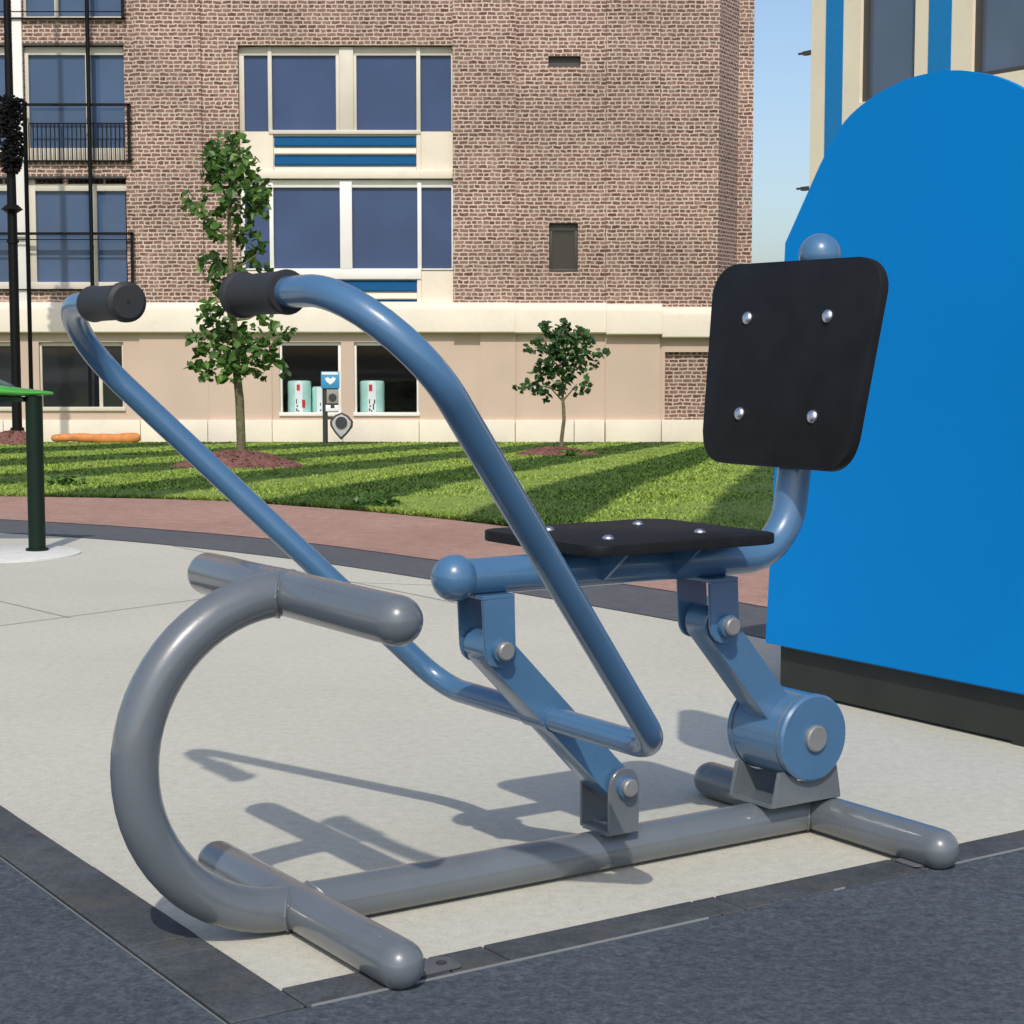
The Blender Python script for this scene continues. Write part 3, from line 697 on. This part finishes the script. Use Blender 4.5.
# shop windows with a dark room behind
window([(278, 342, 340, 345.5), (278, 345, 280.5, 414), (337, 345, 340, 414), (277, 412.5, 341, 416, -.12)], [(280, 345, 337.5, 413)], FB + .06, FB + .12, M['white'], M['glass'])
window([(353, 342, 418, 345.5), (353, 345, 355.5, 414), (416, 345, 418, 414), (352, 412.5, 419, 416, -.12)], [(355, 345, 416.5, 413)], FB + .06, FB + .12, M['white'], M['glass'])
window([(36, 342, 121, 346), (36, 345, 39, 409), (96, 345, 99.5, 409), (119.5, 345, 121, 409), (34, 407, 122, 411, -.12)], [(39, 345, 96.5, 408), (99, 345, 120, 408)], FB + .06, FB + .12, M['framecream'], M['glassref'])
window([(-110, 342, 16, 346), (13, 345, 16, 409), (-60, 345, -56, 409), (-110, 407, 16, 411, -.12)], [(-110, 345, -60, 408), (-56, 345, 13, 408)], FB + .06, FB + .12, M['framecream'], M['glassref'])
mb = MB(); P0, P1 = fr(260, FB), fr(436, FB); za, zb_ = fz(413.4, FB), fz(338, FB)
for q in ([(P0, FB+4, za), (P1, FB+4, za), (P1, FB+4, zb_), (P0, FB+4, zb_)], [(P0, FB+.3, za), (P1, FB+.3, za), (P1, FB+4, za), (P0, FB+4, za)], [(P0, FB+.3, zb_), (P1, FB+.3, zb_), (P1, FB+4, zb_), (P0, FB+4, zb_)], [(P0, FB+.3, za), (P0, FB+4, za), (P0, FB+4, zb_), (P0, FB+.3, zb_)], [(P1, FB+.3, za), (P1, FB+4, za), (P1, FB+4, zb_), (P1, FB+.3, zb_)]): mb.face(q)
mb.build('shop_room', M['room'], bb, OFF, smooth=False)
mb = MB(); fbox(mb, 279, 413.6, 339, 418, FB + .13, FB + .75); fbox(mb, 354, 413.6, 417, 418, FB + .13, FB + .75); mb.build('display_shelf', M['white'], bb, OFF)
# balcony railings
FR = FB - .20
def railing(y_rail, y_bot, x0, x1, low=None, bal=None, post=None):
    mb = MB(); t = .055
    fbox(mb, x0, y_rail - 1.3, x1, y_rail + 1.3, FR, FR + t)
    for y in (low or []): fbox(mb, x0, y - .5, x1 - 1, y + .5, FR + .01, FR + .04)
    px = x1 - 1.5; fbox(mb, px - 1.5, y_rail + 1.4, px + 1.3, y_bot, FR, FR + t)
    mb.box((fr(px - 1, FR), FR, fz(y_rail + 1, FR)), (fr(px + 1, FR), FB - .01, fz(y_rail - 1, FR)))
    mb.box((fr(x0, FR), FR + .09, fz(y_bot + .8, FR)), (fr(x1, FR), FB - .005, fz(y_bot - .3, FR)))
    r = mb.build('balcony_railing', M['black'], bb, OFF)
    if bal:
        mb = MB(); x = bal[0]; fbox(mb, bal[0], bal[2] - .5, bal[1], bal[2] + .5, FR + .10, FR + .12)
        while x < bal[1]:
            fbox(mb, x - .55, bal[2], x + .55, bal[3], FR + .102, FR + .118); x += 4.3
        mb.build('baluster_screen', M['black'], r, OFF)
railing(104.5, 160, -110, 132, None, (31, 126, 123.5, 160)); railing(233.5, 289, -110, 133, (239.5,)); railing(-30, 17, -110, 128, (11.5,))
mb = MB(); mb.tube([(fr(92, FR), FR - .06, fz(290, FR)), (fr(92, FR), FR - .06, fz(-75, FR))], .045, 10); mb.build('balcony_post', M['black'], bb, OFF)

# ------------------------------------------------------------------ wrapped packs in the shop windows
def pack(x0, x1, y0, y1, F, lab, marks):
    a, b, zt_, zb0 = fr(x0, F), fr(x1, F), fz(y0, F), fz(413.6, F); cx, wd, h = (a + b) / 2, b - a, zt_ - zb0
    t = thing('wrapped_pack', lab, 'pack', (cx, F + wd * .3, zb0), 0, 'wrapped packs on show in the shop windows')
    mb = MB(); r = wd * .5
    prof = [(r * .93, .0), (r, .03 * h), (r, .35 * h), (r * .985, .5 * h), (r, .66 * h), (r, .93 * h), (r * .9, .985 * h), (r * .5, h)]
    rings = []
    for rr, z in prof:
        rings.append([mb.bm.verts.new((rr * math.cos(2*math.pi*k/28), rr * .8 * math.sin(2*math.pi*k/28), z)) for k in range(28)])
    for p, q in zip(rings, rings[1:]):
        for k in range(28): mb.bm.faces.new((p[k], p[(k+1) % 28], q[(k+1) % 28], q[k]))
    mb.bm.faces.new(rings[0][::-1]); mb.bm.faces.new(rings[-1])
    mb.build('wrap', M['mint'], t)
    def patch(name, u0, u1, v0, v1, mat, lift):
        mb = MB(); n = 6
        for i in range(n):
            us = [u0 + (u1 - u0) * k / n for k in (i, i + 1)]; c = []
            for uu, vv in ((us[0], v0), (us[1], v0), (us[1], v1), (us[0], v1)):
                x = uu * r; rr = r + lift; c.append((x, -.8 * math.sqrt(max(rr * rr - x * x, 0)) - .002, vv * h))
            mb.face(c)
        mb.build(name, mat, t, smooth=False)
    patch('white_stripe', -.30, .36, .02, .955, M['signwhite'], .004)
    for (u0, u1, v0, v1, m) in marks: patch('print_mark', u0, u1, v0, v1, M[m], .010)
scr = [(-.22, -.10, .08, .16, 'dark'), (-.16, -.05, .20, .26, 'dark'), (-.2, -.12, .30, .44, 'dark'), (-.05, .06, .06, .11, 'dark')]
pack(285, 309, 380.5, 414, FB + .22, 'large mint wrapped pack with two red spots, left end of the left shop window', [(-.13, .13, .70, .88, 'red'), (.3, .55, .18, .42, 'red')] + scr)
pack(310, 326, 386.5, 414, FB + .30, 'small mint wrapped pack half hidden behind the blue sign post', [(.05, .22, .1, .16, 'dark'), (.08, .2, .3, .4, 'dark')])
pack(358, 383, 380.5, 414, FB + .22, 'mint wrapped pack with one red spot alone in the right shop window', [(-.2, .08, .68, .88, 'red'), (.1, .2, .12, .3, 'dark'), (.2, .3, .3, .42, 'dark')] + scr)

# ------------------------------------------------------------------ sign post
FS = 38.4; zs = ground_h(FS); SO = (fr(323.5, FS), FS, zs)
sg = thing('sign_post', 'dark post with small blue sign and grey shield plate in front of the shop window', 'sign', SO)
MB().tube([(fr(323.5, FS), FS, zs - .05), (fr(323.5, FS), FS, fz(374, FS))], .055, 12).build('post', M['dark'], sg, SO)
mb = MB(); fbox(mb, 319.5, 371.5, 338, 388.5, FS - .10, FS - .06, .012); bs = mb.build('blue_sign', M['signblue'], sg, SO)
mb = MB(); fbox(mb, 320.5, 372.2, 337, 374.6, FS - .105, FS - .099)
FF = FS - .104; pts = [(323.5, 378.5), (326.5, 377), (329, 379), (331.5, 377), (334.8, 378.5), (333, 381.5), (329, 384.6), (325, 381.5)]
mb.plate([(fr(a, FF), fz(b, FF)) for a, b in pts], 'y', FS - .105, FS - .0985); mb.build('white_emblem', M['signwhite'], bs, SO)
mb = MB(); fbox(mb, 325, 389.5, 337, 403.5, FS - .09, FS - .05, .01); gp_ = mb.build('grey_plate', M['signgrey'], sg, SO)
mb = MB(); mb.tube([(fr(331.5, FS), FS - .089, fz(397.5, FS)), (fr(331.5, FS), FS - .10, fz(397.5, FS))], .085, 16); mb.build('round_mark', M['dark'], gp_, SO)
mb = MB(); fbox(mb, 324, 405, 337.5, 411.5, FS - .08, FS - .05, .008); wp = mb.build('white_plate', M['signwhite'], sg, SO)
mb = MB(); fbox(mb, 329, 403.8, 333, 408, FS - .088, FS - .079, .004); mb.build('dark_mark', M['dark'], wp, SO)
FH = FS - .14; mb = MB()
shp = [(340, 412.3), (346.5, 415.5), (351.5, 421.3), (351, 427), (345.5, 434), (339.3, 440), (333.5, 433.5), (328.6, 426), (328.2, 421), (333.5, 415)]
mb.plate([(fr(a, FH), fz(b, FH)) for a, b in shp], 'y', FH, FH + .06, .012); shd = mb.build('shield_rim', M['dark'], sg, SO)
mb = MB(); mb.plate([(fr(340 + (a - 340) * .82, FH), fz(424.5 + (b - 424.5) * .82, FH)) for a, b in shp], 'y', FH - .02, FH + .0, .004); mb.build('shield_face', M['shield'], shd, SO)
mb = MB(); mb.tube([(fr(339.8, FH), FH - .021, fz(422.5, FH)), (fr(339.8, FH), FH - .05, fz(422.5, FH))], .125, 20); mb.build('dark_disc', M['dark'], shd, SO)
mb = MB(); fbox(mb, 323, 417, 331, 419.5, FS - .06, FS - .02); mb.build('shield_arm', M['dark'], sg, SO)

# ------------------------------------------------------------------ lamp pole, black post, orange roll
FL = 36.5; zl = ground_h(FL); LO = (fr(12.5, FL), FL, zl)
lp = thing('lamp_pole', 'tall black lamp pole with a knobbly black cluster wrapped round it, left edge', 'lamp post', LO)
zt_ = fz(-300, FL); c0 = fr(12.5, FL)
MB().tube([(c0, FL, zl - .05), (c0, FL, zl + .35), (c0, FL, zl + .38), (c0, FL, fz(210, FL)), (c0, FL, fz(150, FL)), (c0, FL, zt_)], [.15, .14, .10, .095, .085, .04], 16).build('pole', M['black'], lp, LO)
MB().tube([(c0, FL, fz(213, FL)), (c0, FL, fz(209.5, FL)), (c0, FL, fz(205, FL))], [.10, .215, .12], 20).build('collar', M['black'], lp, LO)
MB().tube([(c0, FL, fz(243, FL)), (c0, FL, fz(240, FL))], .12, 16).build('collar', M['black'], lp, LO)
mb = MB()
for k in range(430):
    t = random.random(); py = 97 + 76 * t; a = random.random() * 6.28; rr = random.uniform(.10, .255) * (1 - .35 * max(0, t - .8) / .2)
    c = (c0 + rr * math.cos(a), FL + rr * math.sin(a), fz(py, FL))
    bmesh.ops.create_icosphere(mb.bm, subdivisions=1, radius=random.uniform(.03, .06), matrix=Matrix.Translation(c) @ Matrix.Diagonal((random.uniform(.7, 1.5), 1, random.uniform(.5, 1.1), 1)))
mb.build('knobbly_cluster', M['black'], lp, LO)
FP = 37.5; zp = ground_h(FP); PO = (fr(27.5, FP), FP, zp)
pp = thing('metal_post', 'thin black metal post standing just right of the black lamp pole', 'post', PO)
MB().tube([(PO[0], FP, zp - .05), (PO[0], FP, fz(104, FP))], .044, 12).build('shaft', M['black'], pp, PO)
MB().tube([(PO[0], FP, zp - .02), (PO[0], FP, zp + .03)], .12, 16).build('base_flange', M['black'], pp, PO)
MB().ball((PO[0], FP, fz(104, FP)), .06, 12, 8).build('cap', M['black'], pp, PO)
FO = 38.6; zo = ground_h(FO); a, b = fr(50, FO), fr(132, FO)
n = 24; mb = MB(); pts, rad = [], []
for k in range(n + 1):
    t = k / n; pts.append((a + (b - a) * t - (a + b) / 2, .04 * math.sin(t * 5), .105 + .012 * math.sin(t * 7) + .02)); rad.append((.075 + .04 * t ** .7) * (1 + .06 * math.sin(t * 23)))
mb.tube(pts, rad, 18, 'round'); o = mb.build('foam_roll', M['orange']); o.location = ((a + b) / 2, FO, zo)
tag(o, 'long orange foam roll lying on the grass along the building foot', 'roll')

# ------------------------------------------------------------------ trees with mulch mounds
def leaf_cloud(name, mat, clusters, F, n_per, size, parent, off, depth):
    P, tone = [], []
    for (px, py, rp) in clusters:
        cx, cz, rr = fr(px, F), fz(py, F), rp * F / FOC; cy = F + random.uniform(-1, 1) * depth
        ct = random.uniform(-.18, .18); cnt = max(5, int(n_per * (rp / 20) ** 2))
        for _ in range(cnt):
            v = Vector((random.gauss(0, 1), random.gauss(0, 1), random.gauss(0, 1))).normalized() * rr * random.random() ** .42
            c = Vector((cx, cy, cz)) + v
            s = size * random.uniform(.6, 1.25)
            nrm = (Vector((random.gauss(0, .7), random.gauss(0, .7) - .45, random.gauss(0, .6) + .75))).normalized()
            t = nrm.orthogonal().normalized(); t = Matrix.Rotation(random.random() * 6.28, 3, nrm) @ t
            t = (t + Vector((0, 0, -.35))).normalized(); bt = nrm.cross(t).normalized()
            fold = nrm * s * .12
            tip = c + t * s; bs_ = c - t * s * .75
            for sd in (-1, 1):
                P.append([bs_, c + bt * sd * s * .62 - t * s * .25 + fold, c + bt * sd * s * .42 + t * s * .42 + fold, tip]); tone.append(min(1, max(0, random.gauss(.42, .2) + ct)))
    V = np.array([[list(p) for p in q] for q in P]) - np.array(off)
    me = trimesh(name, V, np.array(tone)); return link(name, me, mat, parent)
def mound(px, py, w_px, F, h, lab):
    z = ground_h(F); x = fr(px, F); r = w_px / 2 * F / FOC
    mb = MB(); bm = mb.bm; rings = []; n = 40
    for k, (q, hh) in enumerate(((1.02, -.06), (.97, .10), (.85, .33), (.68, .60), (.48, .80), (.28, .93), (.1, 1.0))):
        rings.append([bm.verts.new((r * q * (1 + .06 * math.sin(3 * j + k) * .7 + random.uniform(-.03, .03)) * math.cos(2*math.pi*j/n), r * .8 * q * (1 + random.uniform(-.04, .04)) * math.sin(2*math.pi*j/n), max(-.04, h * hh * (1 + random.uniform(-.14, .14))))) for j in range(n)])
    for a, b in zip(rings, rings[1:]):
        for j in range(n): bm.faces.new((a[j], a[(j+1) % n], b[(j+1) % n], b[j]))
    bm.faces.new(rings[-1])
    # loose bark chips on top
    for _ in range(420):
        q = math.sqrt(random.random()) * .98; a = random.random() * 6.28
        hh = h * max(0.02, 1 - q ** 1.9)
        c = Vector((r * q * math.cos(a), r * .8 * q * math.sin(a), hh + .012)); s = random.uniform(.015, .04)
        m = Matrix.Translation(c) @ Matrix.Rotation(random.random() * 3, 4, 'Z') @ Matrix.Rotation(random.uniform(-.6, .6), 4, 'X') @ Matrix.Diagonal((s * 1.6, s * .6, s * .35, 1))
        bmesh.ops.create_cube(bm, size=1, matrix=m)
    o = mb.build('mulch_mound', M['mulch'], ang=50); o.location = (x, F, z); return tag(o, lab, 'mulch bed', 'mulch mounds on the lawn')
FT = 20.6; zT = ground_h(FT)
mound(234, 470, 136, FT, .20, 'wide red brown mulch mound under the taller young tree')
TO = (fr(238, FT), FT, zT)
t1 = thing('young_tree', 'taller slim young tree with layered green foliage, beside the navy windows', 'tree', TO)
tk = [(238, 478), (238, 440), (237, 400), (235, 375), (234, 340), (232, 300), (230, 260), (229, 220), (230, 180), (231, 150)]
MB().tube([(fr(a, FT), FT + .03 * math.sin(i), fz(b, FT)) for i, (a, b) in enumerate(tk)], [.062, .052, .05, .046, .04, .034, .028, .022, .014, .006], 12).build('trunk', M['bark'], t1, TO)
C1 = [(226,142,13),(213,150,12),(240,147,13),(218,162,17),(245,165,18),(228,172,20),(256,186,16),(240,192,20),(214,180,14),(262,198,12),(205,197,7),(190,203,9),(199,212,12),(212,222,13),(216,234,11),(250,212,17),(260,206,13),(228,208,14),(244,228,14),(236,240,10),
      (206,258,10),(200,262,8),(218,265,12),(232,268,12),(250,256,12),(262,247,11),(214,278,10),(244,278,10),(222,288,11),(262,270,9),
      (203,312,12),(212,306,11),(222,318,12),(200,322,9),(240,310,8),(262,314,9),(272,322,9),(283,332,9),(276,336,8),(213,332,14),(230,334,16),(246,338,16),(205,345,14),(222,352,18),(242,356,18),(258,350,14),(270,350,12),(196,352,9),(203,366,12),(218,372,11),(236,370,14),(256,368,11),(276,362,10),(280,372,6),(200,378,6),(262,376,5),(225,380,5),(192,338,7),(190,365,5)]
leaf_cloud('crown', M['leaf'], C1, FT, 62, .066, t1, TO, .28)
mb = MB()
for (a, b, c, d) in ((234,345,205,330),(234,350,270,330),(233,320,262,312),(232,290,212,270),(231,270,258,252),(230,238,195,208),(229,215,255,190),(229,200,212,165),(230,190,246,160),(235,365,205,358),(235,368,262,352)):
    mb = MB(); mb.tube([(fr(a, FT), FT, fz(b, FT)), (fr((a+c)/2, FT), FT + random.uniform(-.1, .1), fz((b+d)/2 + 3, FT)), (fr(c, FT), FT + random.uniform(-.25, .25), fz(d, FT))], [.017, .012, .005], 7); mb.build('limb', M['bark'], t1, TO)
FT2 = 27.0; zT2 = ground_h(FT2)
mound(557, 455, 88, FT2, .13, 'small low mulch mound under the shorter young tree')
TO2 = (fr(561, FT2), FT2, zT2)
t2 = thing('young_tree', 'short young tree with one rounded dark crown, in front of the beige wall', 'tree', TO2)
tk = [(562, 460), (562, 440), (564.5, 420), (564, 408), (563, 395), (563, 370), (564, 345), (565, 325)]
MB().tube([(fr(a, FT2), FT2, fz(b, FT2)) for a, b in tk], [.036, .030, .028, .027, .02, .016, .011, .005], 10).build('trunk', M['bark'], t2, TO2)
C2 = [(565,321,5),(562,326,6),(569,325,5),(578,331,6),(545,327,8),(551,333,9),(560,338,10),(571,340,10),(584,337,9),(590,342,7),(540,346,9),(549,350,11),(562,352,12),(575,352,11),(588,353,8),(597,357,7),(603,354,6),(606,352,3),(531,350,6),(527,348,4),(534,372,6),(544,366,10),(556,368,12),(568,368,12),(580,362,9),(594,366,5),(547,378,9),(558,382,9),(570,380,7),(526,386,6),(520,389,5),(534,388,8),(542,390,7),(548,401,4),(546,397,5),(584,372,6),(588,381,6),(584,388,5),(577,394,4),(574,386,4),(589,390,3),(516,388,3),(563,391,5)]
leaf_cloud('crown', M['leafdark'], C2, FT2, 130, .062, t2, TO2, .22)
mb = MB()
for (a, b, c, d) in ((563,401,548,385),(564,400,578,384),(563,396,570,370),(563,392,535,384),(564,380,588,360),(563,372,545,350),(564,360,580,340)):
    mb = MB(); mb.tube([(fr(a, FT2), FT2, fz(b, FT2)), (fr((a+c)/2, FT2), FT2 + random.uniform(-.05, .05), fz((b+d)/2, FT2)), (fr(c, FT2), FT2 + random.uniform(-.2, .2), fz(d, FT2))], [.014, .010, .004], 7); mb.build('limb', M['bark'], t2, TO2)
mound(8, 443, 60, 36.4, .30, 'brown mulch mound round the foot of the black lamp pole')
# a few broad-leaved weeds by the lawn edge
for (px, F, lab) in ((60, 15.3, 'low leafy weed in the lawn beside the dark green post'), (573, 26.2, 'tiny leafy weed tuft at the back of the small mulch mound'), (376, 12.65, 'light green weed tuft at the lawn edge near the blue handle')):
    z = ground_h(F); x = fr(px, F); P = []; tn = []
    for k in range(70):
        a = random.random() * 6.28; r = random.uniform(.0, .20); c = Vector((r * math.cos(a), r * .6 * math.sin(a), random.uniform(.02, .11))); s = random.uniform(.018, .04)
        nn = Vector((random.gauss(0, .5), random.gauss(0, .5) - .3, 1)).normalized(); t = Matrix.Rotation(random.random() * 6.28, 3, nn) @ nn.orthogonal(); b_ = nn.cross(t)
        P.append([c - t * s, c + b_ * s * .6, c + t * s, c - b_ * s * .6]); tn.append(random.uniform(.2, .8))
    o = link('weed', trimesh('weed', np.array([[list(p) for p in q] for q in P]), np.array(tn)), M['leaf']); o.location = (x, F, z); tag(o, lab, 'weed')

# ------------------------------------------------------------------ green exercise station at the left edge
FG = 9.94; xg = fr(36.5, FG); GO = (xg, FG, 0)
def gx(px): return (px - 512) / FOC * FG * 1.005
xg = -2.622
ft = MB().tube([(-.17, -.12, -.02), (-.17, -.12, .007), (-.17, -.12, .009)], [.43, .43, .425], 48).build('round_footing', M['footing']); ft.location = (xg, FG, 0); tag(ft, kind='structure')
gs = thing('exercise_station', 'dark green post with a bright green curved seat, cut by the left edge', 'exercise machine', (xg, FG, .009))
MB().tube([(0, 0, 0), (0, 0, .852)], .0465, 24, 'flat').build('post', M['dkgreen'], gs)
MB().tube([(0, 0, .0), (0, 0, .012)], .062, 24).build('base_flange', M['dkgreen'], gs)
mb = MB(); bm = mb.bm; rings = []; n = 26
for k in range(n + 1):
    t = k / n; x = .105 - 1.0 * t; zc = .866 + .012 * math.sin(t * 3.0) + .095 * max(0, t - .16) ** 1.2
    hw = .012 + .13 * min(1, t * 2.2) ** .6; hh = .007 + .026 * min(1, t * 3) ** .8
    rings.append([bm.verts.new((x, hw * math.cos(2*math.pi*j/18), zc + hh * math.sin(2*math.pi*j/18))) for j in range(18)])
for a, b in zip(rings, rings[1:]):
    for j in range(18): bm.faces.new((a[j], a[(j+1) % 18], b[(j+1) % 18], b[j]))
bm.faces.new(rings[0][::-1]); bm.faces.new(rings[-1])
mb.build('curved_seat', M['green'], gs)
mb = MB(); mb.plate([(-.22, .90), (-.09, .885), (-.13, .92), (-.30, .99), (-.5, 1.03), (-.5, .93)], 'y', -.03, .03, .006); mb.build('seat_back', M['teal'], gs)
mb = MB(); mb.plate([(-.04, .82), (-.05, .845), (-.5, .87), (-.5, .80), (-.2, .812)], 'y', -.05, .05, .006); mb.build('under_frame', M['dkgreen'], gs)
MB().tube([(-.62, .0, .0), (-.62, 0, .83)], .0465, 20).build('post', M['dkgreen'], gs)

# ------------------------------------------------------------------ cream building at the right
CX = 18.0
def cplane(px, py):
    """point of the right-hand facade (machine-axis plane x = CX) seen at a measured place"""
    d = ray(px, py); c, s = math.cos(MROT), math.sin(MROT)
    C = Vector((0 - J.x, 0 - J.y)); cl = (c * C.x + s * C.y, -s * C.x + c * C.y); dl = (c * d.x + s * d.y, -s * d.x + c * d.y)
    t = (CX - cl[0]) / dl[0]; return cl[1] + dl[1] * t, CAM_H + d.z * t
def cy(px): return cplane(px, 60)[0]
yL = cy(811); CO = L(CX, yL, -.9)
cb = thing('cream_building', 'cream building with blue vertical strips and tall windows behind the blue arch panel', 'building', CO, MROT)
COF = (CX, yL, -.9)
yR = cy(1024) - 14
wins = []
for (x0, x1, pb) in ((860, 914.5, 98), (971.5, 1075, 74)):
    y1, y0 = cy(x0), cy(x1); wins.append((y0, y1, cplane((x0 + min(x1, 1024)) / 2, pb)[1]))
zT_, zB_ = 9.2, -.95
mb = MB(); ysx = sorted([yR, yL] + [v for w_ in wins for v in w_[:2]])
for a, b in zip(ysx, ysx[1:]):
    wv = [w_ for w_ in wins if w_[0] <= (a + b) / 2 <= w_[1]]
    if wv:
        zs_ = wv[0][2]; mb.face([(CX, a, zB_), (CX, b, zB_), (CX, b, zs_), (CX, a, zs_)]); zh = zs_ + 3.0
        mb.face([(CX, a, zh), (CX, b, zh), (CX, b, zT_), (CX, a, zT_)])
        for (p, q) in (((a, zs_), (b, zs_)), ((b, zs_), (b, zh)), ((b, zh), (a, zh)), ((a, zh), (a, zs_))):
            mb.face([(CX, p[0], p[1]), (CX, q[0], q[1]), (CX + .14, q[0], q[1]), (CX + .14, p[0], p[1])])
    else: mb.face([(CX, a, zB_), (CX, b, zB_), (CX, b, zT_), (CX, a, zT_)])
mb.face([(CX, yL, zB_), (CX + 9, yL, zB_), (CX + 9, yL, zT_), (CX, yL, zT_)]); mb.face([(CX, yR, zB_), (CX + 9, yR, zB_), (CX + 9, yR, zT_), (CX, yR, zT_)])
mb.face([(CX, yL, zT_), (CX, yR, zT_), (CX + 9, yR, zT_), (CX + 9, yL, zT_)])
mb.build('wall', M['sandcream'], cb, COF, smooth=False)
for (x0, x1) in ((826, 843), (928.5, 951)):
    mb = MB(); mb.box((CX - .012, cy(x1), zB_), (CX + .1, cy(x0), zT_ - .1)); mb.build('blue_strip', M['bluestrip'], cb, COF)
for (a, b, z) in wins:
    zh = z + 3.0; mb = MB(); t = .07
    mb.box((CX + .06, a, z), (CX + .16, a + t, zh)); mb.box((CX + .06, b - t * 1.3, z), (CX + .16, b, zh)); mb.box((CX + .06, a + t, z), (CX + .16, b - t * 1.3, z + t)); mb.box((CX + .06, a + t, zh - t), (CX + .16, b - t * 1.3, zh))
    f = mb.build('window', M['dkframe'], cb, COF)
    mb = MB(); mb.box((CX + .12, a + t, z + t), (CX + .132, b - t * 1.3, zh - t)); mb.build('pane', M['glasstall'], f, COF, smooth=False)
for py in (51, 187):
    y_, z_ = cplane(810, py); mb = MB(); mb.box((CX + .02, yL, z_ - .04), (CX + .10, yL + .22, z_ + .02)); mb.box((CX + .04, yL + .22, z_ - .015), (CX + .08, yL + .34, z_ + .015)); mb.build('wall_bracket', M['dkframe'], cb, COF)
